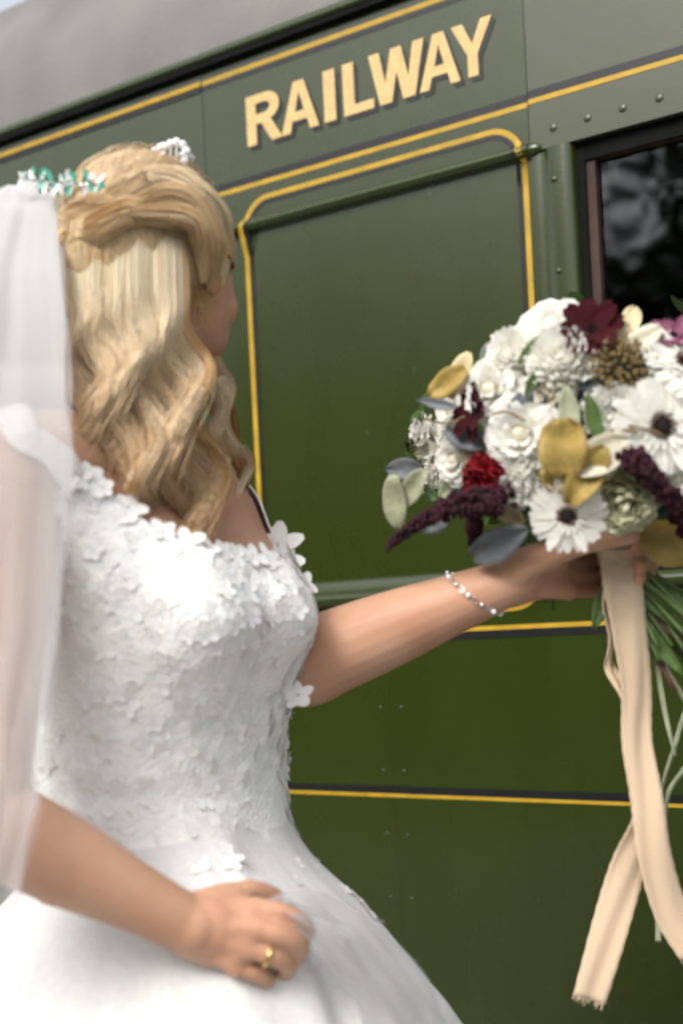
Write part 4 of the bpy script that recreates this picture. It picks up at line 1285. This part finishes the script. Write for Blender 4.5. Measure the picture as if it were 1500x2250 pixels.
def ruffled(px, py, R, mt, lift=.0, k=.7, n_=70, name='carnation'):
    p = bpos(px, py, lift - R * .3); B3 = basis(toward(p, (0, 0, 0), k)); b = MB()
    for q in range(n_):
        t = (q + .5) / n_; a = q * 2.39996; el = 1.45 - 1.25 * t
        vv, ff = petal_grid(R * (.75 + .3 * t) * rng.uniform(.9, 1.1), R * .55, .2, rng.uniform(-.25, .1), .25, .5, 6, 7, ruffle=.15, seed=q)
        vv = (roty(-el + rng.normal(0, .12)) @ vv.T).T
        b.add(place((rotz(a) @ vv.T).T, B3, p), ff)
    return b.build(name, MT[mt], bouquet)

def leaf(px, py, L, wd, ang_deg, mt, lift=.0, k=.5, curl=.05, cup=.10, name='leaf', mixv=(0, 0, 0), pw=.8, d=None, ni=9):
    """ang: direction of the leaf's tip in the picture, anticlockwise from the right"""
    p = bpos(px, py, lift) if d is None else W(px, py, d)
    nrm = nrm_(toward(p, mixv, k)); a = math.radians(ang_deg)
    tip = RT * math.cos(a) + UP * math.sin(a); tip = tip - nrm * tip.dot(nrm); tip = nrm_(tip)
    M3 = np.stack([tip, np.cross(nrm, tip), nrm], 1)
    vv, ff = petal_grid(L, wd, cup, curl, .06, pw, ni, 7, ruffle=.07, seed=int(px), tipf=.80 if 'disc' in name or 'petal' in name else .905)
    vv[:, 2] += .10 * wd * np.abs(vv[:, 1] / (wd * .5)) ** .7 + .05 * wd * np.sin(vv[:, 0] / L * 9 + px)
    vv[:, 0] -= L * .5
    o = mesh(name, place(vv, M3, p), ff, MT[mt], bouquet)
    s_ = o.modifiers.new('t', 'SOLIDIFY'); s_.thickness = .0005; s_.offset = 0
    return o

def spray(pts, r0, r1, mt='amaranth', n_=190, name='amaranth_spray', dd=None):
    ctr = [bpos(x, y, l) if dd is None else W(x, y, dd[i]) for i, (x, y, l) in enumerate(pts)]
    P = spline(ctr, 40); b = MB(); b.tube(P, np.linspace(r0 * .45, r1 * .4, 40), 8)
    for q in range(n_):
        t = rng.random() ** .9; i = t * 39; i0 = min(int(i), 38); c = P[i0] + (P[i0 + 1] - P[i0]) * (i - i0)
        r = (r0 + (r1 - r0) * t) * rng.uniform(.5, 1.05); dv = nrm_(rng.normal(0, 1, 3))
        s = rng.uniform(.0022, .0042) * (1 - .35 * t)
        ve, fe = ellipsoid(c + dv * r, (s, s, s * 1.3), nu=6, nv=4); b.add(ve, fe)
    return b.build(name, MT[mt], bouquet)

# filling foliage inside the dome
b = MB()
for q in range(420):
    dv = nrm_(rng.normal(0, 1, 3)); 
    if dv[2] < -.75: continue
    p = BCEN + dv * BR * rng.uniform(.45, .84)
    M3 = basis(nrm_(dv + rng.normal(0, .5, 3))) @ rotz(rng.uniform(0, 6.28))
    vv, ff = petal_grid(rng.uniform(.03, .055), rng.uniform(.014, .024), .1, .1, .06, .8, 5, 3, seed=q)
    b.add(place(vv, M3, p), ff)
fol = b.build('inner_foliage', MT['leaf'], bouquet); fol['kind'] = 'stuff'
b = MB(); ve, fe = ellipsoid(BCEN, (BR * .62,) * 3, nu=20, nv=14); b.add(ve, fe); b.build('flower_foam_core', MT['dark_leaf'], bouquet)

# grey and green leaves round the edge
leaf(888, 1030, .044, .022, 180, 'grey_leaf', .01, name='eucalyptus_leaf', d=1.36)
leaf(958, 887, .042, .011, 165, 'grey_leaf', .0, name='eucalyptus_leaf', d=1.33)
leaf(1028, 962, .050, .025, -20, 'grey_leaf', .012, name='eucalyptus_leaf', k=.4)
leaf(1138, 898, .030, .019, 80, 'grey_leaf', .015, name='eucalyptus_leaf', k=.3)
leaf(1178, 884, .030, .022, 85, 'dark_leaf', .008, name='eucalyptus_leaf', k=.4)
leaf(1083, 778, .045, .026, 60, 'grey_leaf', -.02, name='eucalyptus_leaf', d=1.42)
leaf(1098, 1192, .068, .032, 28, 'grey_leaf', .01, name='eucalyptus_leaf', d=1.315, cup=.2)
leaf(960, 1150, .034, .020, -150, 'grey_leaf', .0, name='eucalyptus_leaf', d=1.34)
leaf(868, 1108, .060, .030, -105, 'pale_leaf', .0, name='variegated_leaf', d=1.37, curl=-.15)
leaf(905, 1075, .050, .024, -140, 'pale_leaf', .0, name='variegated_leaf', d=1.355, curl=-.1)
leaf(960, 1040, .040, .020, 200, 'leaf', .0, name='green_leaf')
leaf(985, 1070, .034, .018, 220, 'pale_leaf', .006, name='variegated_leaf')
leaf(1040, 1160, .036, .016, -95, 'amaranth', .0, name='dark_leaf', d=1.335)
leaf(1302, 915, .044, .014, 100, 'leaf', .020, name='green_leaf', k=.3)
leaf(1170, 850, .036, .013, 70, 'leaf', .012, name='green_leaf', k=.3)
leaf(1160, 770, .030, .008, 50, 'leaf', .02, name='green_leaf')
leaf(1000, 880, .040, .012, 170, 'leaf', .0, name='green_leaf')
leaf(1110, 1120, .046, .022, -30, 'pale_gold', .004, name='pale_leaf', k=.5)
leaf(1190, 1090, .040, .014, 60, 'leaf', .004, name='green_leaf')
leaf(1430, 1100, .060, .022, -20, 'dark_leaf', .0, name='green_leaf')
leaf(1330, 850, .050, .016, -10, 'dark_leaf', .004, name='green_leaf')
leaf(1470, 830, .055, .010, -30, 'dark_leaf', .018, name='green_leaf', k=.4)
leaf(1490, 1030, .040, .018, 40, 'leaf', .01, name='green_leaf')
leaf(1250, 905, .048, .020, 95, 'pale_leaf', .010, name='variegated_leaf', k=.5)
leaf(1190, 930, .040, .018, 120, 'pale_leaf', .006, name='variegated_leaf', k=.5)
for i in range(60):                                       # foliage out of the frame, on the far sides
    dv = nrm_(rng.normal(0, 1, 3)); dv[2] = abs(dv[2]) * .8 - .2
    if dv.dot(RT) < .45 or dv[2] > .5: continue
    p = BCEN + nrm_(dv) * BR
    M3 = basis(nrm_(dv)) @ rotz(rng.uniform(0, 6.28)); vv, ff = petal_grid(.05, .024, .15, .1, .06, .8, 7, 5, seed=i)
    mesh('green_leaf', place(vv, M3, p), ff, MT['leaf' if i % 2 else 'grey_leaf'], bouquet)

# white blooms
pompon(1132, 782, .030, 'white_petal', 150, .012)
pompon(1235, 800, .038, 'white_petal', 190, .010)
rose(1214, 728, .030, 'white_petal', .008, core='white_petal')
rose(1085, 862, .030, 'white_petal', .012, core='cream_petal')
rose(1152, 955, .034, 'white_petal', .014, core='cream_petal')
rose(965, 985, .026, 'white_petal', .004, core='cream_petal')
ruffled(1140, 1065, .024, 'white_petal', .014, name='white_carnation')
ruffled(1150, 1010, .020, 'white_petal', .012, name='white_carnation')
ruffled(1345, 905, .030, 'white_petal', .006, name='white_carnation')
ruffled(935, 950, .020, 'white_petal', .0, name='white_carnation')
pompon(1362, 1092, .038, 'green_cream', 210, .006, wd=.30, name='ranunculus', tight=.5)
rose(1480, 1050, .022, 'white_petal', .012, core='cream_petal')
rose(1560, 1000, .036, 'white_petal', .0); rose(1590, 880, .036, 'cream_petal', .0); pompon(1560, 760, .034, 'white_petal', 150, .0)
gerbera(1246, 1132, .0375, .026, (0, 0, -.12), .35)
gerbera(1452, 936, .048, .022, (.25, .1, .05), .45)
gerbera(1506, 798, .044, .018, (.25, .1, .45), .6)
rose(1000, 905, .022, 'white_petal', .006, core='cream_petal')
rose(1010, 1010, .024, 'white_petal', .006, core='cream_petal')
ruffled(960, 1040, .018, 'white_petal', .004, name='white_carnation')
ruffled(1035, 985, .016, 'cream_petal', .004, name='white_carnation')
ruffled(1195, 870, .018, 'cream_petal', .004, name='white_carnation')
pompon(1300, 800, .024, 'white_petal', 110, .004)
pompon(1405, 880, .024, 'white_petal', 110, .0)
for (x, y) in ((930, 900), (915, 935), (900, 1005), (945, 1080), (1000, 1060), (1050, 1000), (1060, 800), (1100, 740), (1170, 700), (1010, 870), (920, 1060), (990, 960), (1240, 670), (1120, 1130), (1060, 1140)):
    a_ = math.degrees(math.atan2(-(y - 985), x - 1315)) + rng.uniform(-40, 40)
    leaf(x, y, rng.uniform(.026, .042), rng.uniform(.012, .018), a_, ('leaf', 'dark_leaf', 'pale_leaf', 'leaf')[int(rng.integers(4))], -.004, name='green_leaf', k=.7, curl=-.12, cup=.3)
# burgundy
cosmos(1298, 724, .031, 'wine_petal', .018, .5, (0, 0, .1))
cosmos(1042, 905, .029, 'wine_petal', .018, .8, (-.5, -.1, 0))
ruffled(1078, 1050, .027, 'red_petal', .020)
ruffled(1082, 1098, .018, 'red_petal', .020)
cosmos(1478, 738, .024, 'mauve_petal', .012, .7, (0, 0, .3))
cosmos(1520, 1130, .026, 'wine_petal', .01, .7)
ruffled(905, 975, .009, 'wine_petal', .0, n_=24, name='wine_bud')
ruffled(925, 995, .008, 'cream_petal', .0, n_=24, name='cream_bud')
ruffled(945, 960, .008, 'cream_petal', .0, n_=24, name='cream_bud')
# gold
leaf(1236, 985, .054, .044, 90, 'gold_petal', .030, k=.3, cup=.18, name='gold_disc', pw=.5)
leaf(1288, 1045, .062, .030, 55, 'gold_petal', .028, k=.35, cup=.25, name='gold_petal')
leaf(1318, 1000, .058, .034, 25, 'cream_petal', .026, k=.35, cup=.22, name='cream_petal')
leaf(1222, 1045, .030, .030, 80, 'gold_petal', .024, k=.4, cup=.2, name='gold_petal')
leaf(1012, 826, .048, .024, 60, 'pale_gold', .01, name='gold_petal', d=1.33, cup=.2)
leaf(985, 842, .044, .026, 205, 'gold_petal', .01, name='gold_petal', d=1.325, cup=.2)
leaf(1384, 708, .036, .020, 70, 'pale_gold', .02, name='pale_gold_disc', d=1.34)
leaf(1345, 735, .036, .018, 20, 'pale_gold', .012, name='pale_gold_disc')
leaf(1405, 752, .046, .022, 35, 'cream_petal', .016, name='pale_gold_disc')
leaf(1475, 1185, .075, .050, -25, 'gold_petal', .012, name='gold_petal', d=1.33, cup=.3)
leaf(1400, 770, .040, .014, 160, 'gold_petal', .010, name='gold_petal')
leaf(1370, 965, .040, .016, 10, 'pale_gold', .018, name='gold_petal')
# seed head of fine gold bracts
b = MB(); p = bpos(1362, 806, .004); B3 = basis(toward(p))
for q in range(110):
    z = 1 - 1.1 * (q + .5) / 110; a = q * 2.39996; s = math.sqrt(max(0, 1 - z * z)); dv = np.array([s * math.cos(a), s * math.sin(a), z])
    pb = place([dv * .012, dv * .026 * rng.uniform(.8, 1.15) + rng.normal(0, .002, 3)], B3, p); b.tube(pb, [.0016, .0009], 5)
    ve, fe = ellipsoid(pb[1], (.0022,) * 3, nu=5, nv=4); b.add(ve, fe)
b.build('seed_head', MT['seed'], bouquet)
# amaranth
spray([(1110, 1085, .016), (1040, 1105, .018), (975, 1118, .014), (915, 1150, .0), (850, 1202, -.005)], .017, .003, n_=420, dd=(1.285, 1.285, 1.30, 1.325, 1.345))
spray([(1370, 1000, .030), (1420, 1035, .034), (1470, 1090, .034), (1530, 1160, .03)], .013, .008, n_=330)
spray([(1040, 1130, .01), (1045, 1165, .0), (1035, 1200, -.01)], .008, .004, n_=90, dd=(1.315, 1.325, 1.335))
# little stems that loop out
for q, pts in enumerate(([(1080, 910), (1115, 905), (1150, 925)], [(930, 920), (985, 930), (1020, 915)], [(1380, 935), (1430, 945), (1460, 960)], [(1320, 955), (1370, 945), (1400, 950)])):
    P = spline([bpos(x, y, .03) for x, y in pts], 14); b = MB(); b.tube(P, .0012, 6); b.build('tendril', MT['seed'], bouquet)

# handle: stems through the binding
AX = nrm_(W(1455, 1500, 1.365) - BIND)
B3 = basis(AX)
for q in range(30):
    a = q * 2.39996; rr = .0165 * math.sqrt((q + .5) / 30)
    o_ = B3[:, 0] * math.cos(a) * rr + B3[:, 1] * math.sin(a) * rr
    sp_ = 1.6 + 1.6 * rng.random()
    L = rng.uniform(.07, .125)
    sway = RT * rng.uniform(.0, .075) + UP * rng.uniform(-.02, .02)
    top_ = BCEN + (BIND - BCEN) * .35 - o_ * 2.4
    P = spline([top_, BIND + o_, BIND + AX * L * .5 + o_ * sp_ * .8 + sway * .45, BIND + AX * L + o_ * sp_ * 1.3 + sway], 16)
    b = MB(); b.tube(P, rng.uniform(.0017, .0031), 7); b.build('stem', MT['stem_red' if q % 6 == 2 else 'stem'], bouquet)
for (px, py, L, an, mt) in ((1440, 1330, .11, -42, 'leaf'), (1470, 1300, .10, -30, 'leaf'), (1430, 1400, .10, -52, 'leaf'), (1480, 1380, .09, -40, 'stem_red'), (1320, 1330, .05, -110, 'leaf')):
    leaf(px, py, L, .016, an, mt, name='green_leaf', d=1.36, k=.1, curl=.1)

# ribbon
b = MB()
ns_, nr_ = 40, 14; vv = []; ff = []
for i in range(nr_):
    t = i / (nr_ - 1)
    for k in range(ns_):
        a = 2 * math.pi * k / ns_
        r = .0205 + .0012 * math.sin(t * 22 + a * 2) + .0008 * math.sin(a * 7) + .003 * (t - .5) ** 2
        vv.append(BIND + AX * ((t - .5) * .050 + .006) + B3[:, 0] * r * math.cos(a) + B3[:, 1] * r * math.sin(a))
ff = [(i * ns_ + k, i * ns_ + (k + 1) % ns_, (i + 1) * ns_ + (k + 1) % ns_, (i + 1) * ns_ + k) for i in range(nr_ - 1) for k in range(ns_)]
mesh('ribbon_wrap', vv, ff, MT['ribbon'], bouquet)
def tail(rows, n=90, m=9, seed=0, name='ribbon_tail', mt='ribbon', fringe=True):
    """rows: (px, py, depth, width in m, twist in radians)"""
    R_ = spline(rows, n); P = np.array([W(*q[:3]) for q in R_])
    T = np.gradient(P, axis=0); vv = []
    for i in range(n):
        t = nrm_(T[i]); s = np.cross(t, FW); s = nrm_(s); q = np.cross(s, t)
        tw = R_[i][4]; a = s * math.cos(tw) + q * math.sin(tw); nn = np.cross(a, t)
        for j in range(m):
            u = j / (m - 1) - .5
            w_ = R_[i][3] * (1 + .02 * math.sin(i * 2.1 + seed))
            vv.append(P[i] + a * u * w_ + nn * (.0018 * math.sin(u * 9 + i * .12 + seed) + .003 * math.sin(i * .16 + seed)))
    ff = [(i * m + j, i * m + j + 1, (i + 1) * m + j + 1, (i + 1) * m + j) for i in range(n - 1) for j in range(m - 1)]
    o = mesh(name, vv, ff, MT[mt], bouquet)
    s_ = o.modifiers.new('t', 'SOLIDIFY'); s_.thickness = .0006; s_.offset = 0
    if fringe:
        fr = MB(); e = vv[-m:]
        for q in range(30):
            u = rng.random() * (m - 1); j = min(int(u), m - 2); c = e[j] + (e[j + 1] - e[j]) * (u - j)
            d_ = nrm_(T[-1]) * rng.uniform(.002, .007) + rng.normal(0, .0012, 3); fr.tube([c, c + d_ * .6, c + d_ + rng.normal(0, .0008, 3)], .00035, 4)
        fr.build('frayed_edge', MT[mt], o)
    return o
tail([(1362, 1205, 1.358, .040, 0), (1366, 1270, 1.352, .042, .1), (1380, 1390, 1.350, .038, .2), (1398, 1520, 1.350, .034, .35), (1402, 1640, 1.348, .031, .2), (1420, 1760, 1.346, .032, -.1), (1436, 1880, 1.345, .034, 0), (1474, 2000, 1.345, .036, .15), (1530, 2090, 1.345, .037, .1)], seed=1)
tail([(1368, 1230, 1.366, .034, .2), (1384, 1420, 1.362, .030, .5), (1404, 1580, 1.362, .028, .6), (1424, 1730, 1.362, .030, .5), (1412, 1810, 1.360, .032, .25), (1382, 1900, 1.358, .036, .05), (1342, 2030, 1.356, .036, -.05), (1292, 2195, 1.356, .033, .0)], seed=3)
tail([(1345, 1240, 1.360, .012, .6), (1332, 1340, 1.356, .010, 1.0), (1338, 1430, 1.354, .012, .9), (1352, 1490, 1.354, .016, .7), (1388, 1570, 1.356, .018, .5)], seed=5, fringe=False)
for rows in ([(1400, 1300), (1436, 1420), (1448, 1500), (1468, 1605), (1480, 1660)], [(1410, 1290), (1452, 1440), (1480, 1500), (1520, 1560)], [(1540, 1500), (1500, 1580), (1478, 1650), (1450, 1730), (1452, 1790)], [(1540, 1640), (1502, 1690), (1466, 1745), (1455, 1830)], [(1454, 1820), (1448, 1960), (1446, 2070)]):
    tail([(x, y, 1.368, .0046, .2 * math.sin(y)) for x, y in rows], n=40, m=3, seed=rows[0][0], name='string_ribbon', mt='pale_leaf', fringe=False)

# ------------------------------------------------------------------ jewellery and hair pieces
MT['silver'] = pmat('silver', (.78, .77, .78), .22, metal=1.0)
MT['gold'] = pmat('ring_gold', (.83, .56, .22), .25, metal=1.0)
MT['crystal'] = pmat('crystal', (.86, .85, .88), .12, .8, noise_scale=300, noise_amt=.1, coat=.6)
MT['jade'] = pmat('jade_enamel', (.05, .34, .24), .3, .6, noise_scale=120, noise_amt=.4, coat=.4)
MT['pearl'] = pmat('pearl', (.80, .77, .74), .25, .6, coat=.5)

# bracelet: links and stones round the wrist
wc = mid(le, lw, .90); wax = nrm_(lw - le)
Bw = basis(wax)
br = empty('bracelet', tuple(wc)); tag(br, 'thin silver bracelet with pale stones on the wrist below the bouquet', 'bracelet')
for q in range(26):
    a = 2 * math.pi * q / 26
    dv = Bw[:, 0] * math.cos(a) + Bw[:, 1] * math.sin(a)
    loc, nrm, idx, dist = BODY.ray_cast(Vector(wc + dv * .07 + wax * (.002 - .019 * dv[2])), Vector(-dv))
    c = (np.array(loc) if loc is not None else wc + dv * .029) + dv * .0018
    if q % 2:
        ve, fe = ellipsoid(c, (.0026, .0026, .0026), nu=10, nv=6); mesh('stone', ve, fe, MT['crystal' if q % 4 == 1 else 'silver'], br)
    else:
        tg = np.cross(dv, wax); ring_ = [c + tg * .0033 * math.cos(t) + wax * .0020 * math.sin(t) for t in np.linspace(0, 2 * math.pi, 13)]
        vv, ff = tube(ring_, .0007, 6, False); mesh('chain_link', vv, ff, MT['silver'], br)
# ring
rc = mid(RM[2], W(594, 2100, 1.149), .85); rax = nrm_(W(594, 2100, 1.149) - RM[2]); Br_ = basis(rax)
pts = [rc + (Br_[:, 0] * math.cos(t) + Br_[:, 1] * math.sin(t)) * .0103 for t in np.linspace(0, 2 * math.pi, 33)]
vv, ff = tube(pts, .0016, 8, False)
rg = mesh('wedding_ring', vv, ff, MT['gold']); tag(rg, 'thin gold ring on the hand gathering the white skirt', 'ring')
# tiara of clustered crystals
TD = 1.318
tc_ = W(383, 352, TD)
ti = empty('tiara', tuple(tc_)); tag(ti, 'small sparkling white crystal tiara on top of the blonde hair', 'tiara')
n_t = 0
for q in range(46):
    u = rng.uniform(-1, 1); h = rng.random() ** 1.3
    x = 383 + u * 34 + h * 12 * (1 if u > -.2 else -1); y = 388 - h * (78 - 22 * abs(u)) + 8 * u
    s = rng.uniform(.0028, .0055) * (1 - .35 * h)
    c = W(x, y, TD + rng.uniform(-.008, .010))
    M3 = basis(nrm_(rng.normal(0, 1, 3)))
    ve, fe = ellipsoid(c, (s, s, s * 1.25), M3, 6, 4)
    mesh('crystal', ve, fe, MT['crystal'], ti, smooth=False)
for x0, x1 in ((350, 420), (345, 425)):
    P = spline([W(x0, 378, TD), W((x0 + x1) / 2, 390, TD - .004), W(x1, 392, TD)], 14); vv, ff = tube(P, .0016, 6); mesh('band', vv, ff, MT['silver'], ti)
for x, y in ((362, 322), (375, 316), (388, 312), (402, 318), (410, 332)):
    P = spline([W(x * .7 + 383 * .3, 388, TD), W(x, (y + 388) / 2, TD), W(x, y, TD)], 8); vv, ff = tube(P, .0010, 6); mesh('prong', vv, ff, MT['silver'], ti)
    ve, fe = ellipsoid(W(x, y, TD), (.0042,) * 3, None, 7, 5); mesh('crystal', ve, fe, MT['crystal'], ti, smooth=False)
# leafy hair vine where the veil is pinned
hv = empty('hair_vine', tuple(W(130, 402, 1.30))); tag(hv, 'hair vine of small green leaves and pearls above the veil', 'hair vine')
VP_ = spline([W(48, 392, 1.300), W(90, 398, 1.285), W(130, 404, 1.272), W(175, 406, 1.262), W(225, 400, 1.258)], 30)
vv, ff = tube(VP_, .0009, 6); mesh('wire', vv, ff, MT['silver'], hv)
for q in range(34):
    i = int(rng.integers(0, 30)); s = rng.choice((-1, 1)); c = VP_[i]
    tip = nrm_(RT * rng.uniform(-1, 1) * .8 + UP * s * rng.uniform(.2, 1)); nn = nrm_(-FW + rng.normal(0, .3, 3)); nn = nrm_(nn - tip * nn.dot(tip))
    M3 = np.stack([tip, np.cross(nn, tip), nn], 1)
    vv, ff = petal_grid(rng.uniform(.009, .014), rng.uniform(.0042, .0062), .2, .1, .08, .8, 5, 3, seed=q)
    mesh('vine_leaf', place(vv, M3, c - FW * .002), ff, MT['jade' if q % 3 else 'pearl'], hv)
for q in range(16):
    c = VP_[int(rng.integers(0, 30))] + rng.normal(0, .003, 3) - FW * .003
    ve, fe = ellipsoid(c, (.0020,) * 3, None, 8, 6); mesh('pearl', ve, fe, MT['pearl'], hv)

# ------------------------------------------------------------------ woodland across the line, mirrored in the windows
MT['bark'] = pmat('bark', (.07, .05, .035), .9, noise_scale=12, noise_amt=.4, bump=.7, bump_scale=30)
MT['foliage'] = pmat('tree_foliage', (.032, .050, .014), .7, noise_scale=1.5, noise_amt=.45)
wood = MB(); wood_mi = []
def leaves(C_, s, r_):
    n = len(C_)
    A = r_.normal(0, 1, (n, 3)); A /= np.linalg.norm(A, axis=1)[:, None]; Bq = np.cross(A, r_.normal(0, 1, (n, 3))); Bq /= np.linalg.norm(Bq, axis=1)[:, None]
    V = np.stack([C_ - A * s, C_ + Bq * s * .55, C_ + A * s, C_ - Bq * s * .55], 1).reshape(-1, 3)
    wood.add(V, [(4 * i, 4 * i + 1, 4 * i + 2, 4 * i + 3) for i in range(n)]); wood_mi.extend([1] * (len(wood.f) - len(wood_mi)))
def tree(x, y, h, cr_w, seed):
    r_ = np.random.default_rng(seed); z0 = -.95
    P = spline([(x, y, z0), (x + r_.normal(0, .1), y, z0 + h * .3), (x + r_.normal(0, .25), y, z0 + h * .75)], 14); wood.tube(P, np.linspace(.17, .05, 14), 10)
    ends = []
    for q in range(16):
        i = int(r_.integers(4, 13)); a = r_.uniform(0, 6.28); L = cr_w * r_.uniform(.4, .9)
        e = P[i] + np.array([math.cos(a) * L, math.sin(a) * L, L * r_.uniform(.2, .9)]); wood.tube(spline([P[i], P[i] * .5 + e * .5 + [0, 0, .1], e], 6), np.linspace(.05, .012, 6), 6); ends.append(e)
    wood_mi.extend([0] * (len(wood.f) - len(wood_mi)))
    n = 7500; cl = [np.array([x, y, z0 + h * .6]) + r_.normal(0, 1, 3) * np.array([cr_w * .5, cr_w * .5, h * .19]) for _ in range(26)] + ends
    C_ = np.array([cl[i] for i in r_.integers(0, len(cl), n)]) + r_.normal(0, 1, (n, 3)) * np.array([.36, .36, .27]) * cr_w / 2
    C_[:, 2] = np.clip(C_[:, 2], z0 + .3, z0 + h)
    leaves(C_, r_.uniform(.06, .13, (n, 1)), r_)
for i, (x, y, h, c) in enumerate(((-28, -14, 7.8, 2.4), (-24, -15, 8.2, 2.4), (-20, -13.5, 7.6, 2.3), (-16.5, -14.5, 8.0, 2.3), (-13.2, -13.5, 7.5, 2.2), (-10.2, -14.5, 7.4, 2.2),
                                  (-8.3, -13.2, 6.4, 1.7), (-6.4, -13.6, 7.0, 1.5), (-4.6, -13.2, 8.6, 1.7), (-2.0, -14.0, 8.2, 2.2), (1.6, -13.5, 7.6, 2.1), (5.0, -14.4, 7.8, 2.2))):
    tree(x, y, h - (.1 if x < -9 else .4), c, 40 + i)
for i in range(13):
    tree(-31 + i * 2.9, -17.2 + .8 * (i % 3), 8.2 + .4 * (i % 4), 2.7, 70 + i)
r_ = np.random.default_rng(3); n = 14000
leaves(np.stack([r_.uniform(-30, 8, n), -11.2 + r_.normal(0, .35, n), -.95 + 4.3 * r_.random(n) ** .8], 1), .16, r_)
wo_ = wood.build('woodland', MT['bark'], smooth=False); wo_.data.materials.append(MT['foliage'])
wo_.data.polygons.foreach_set('material_index', np.array(wood_mi, dtype=np.int32))
tag(wo_, 'dark row of trees and hedge mirrored in the carriage window', 'woodland', kind='stuff')
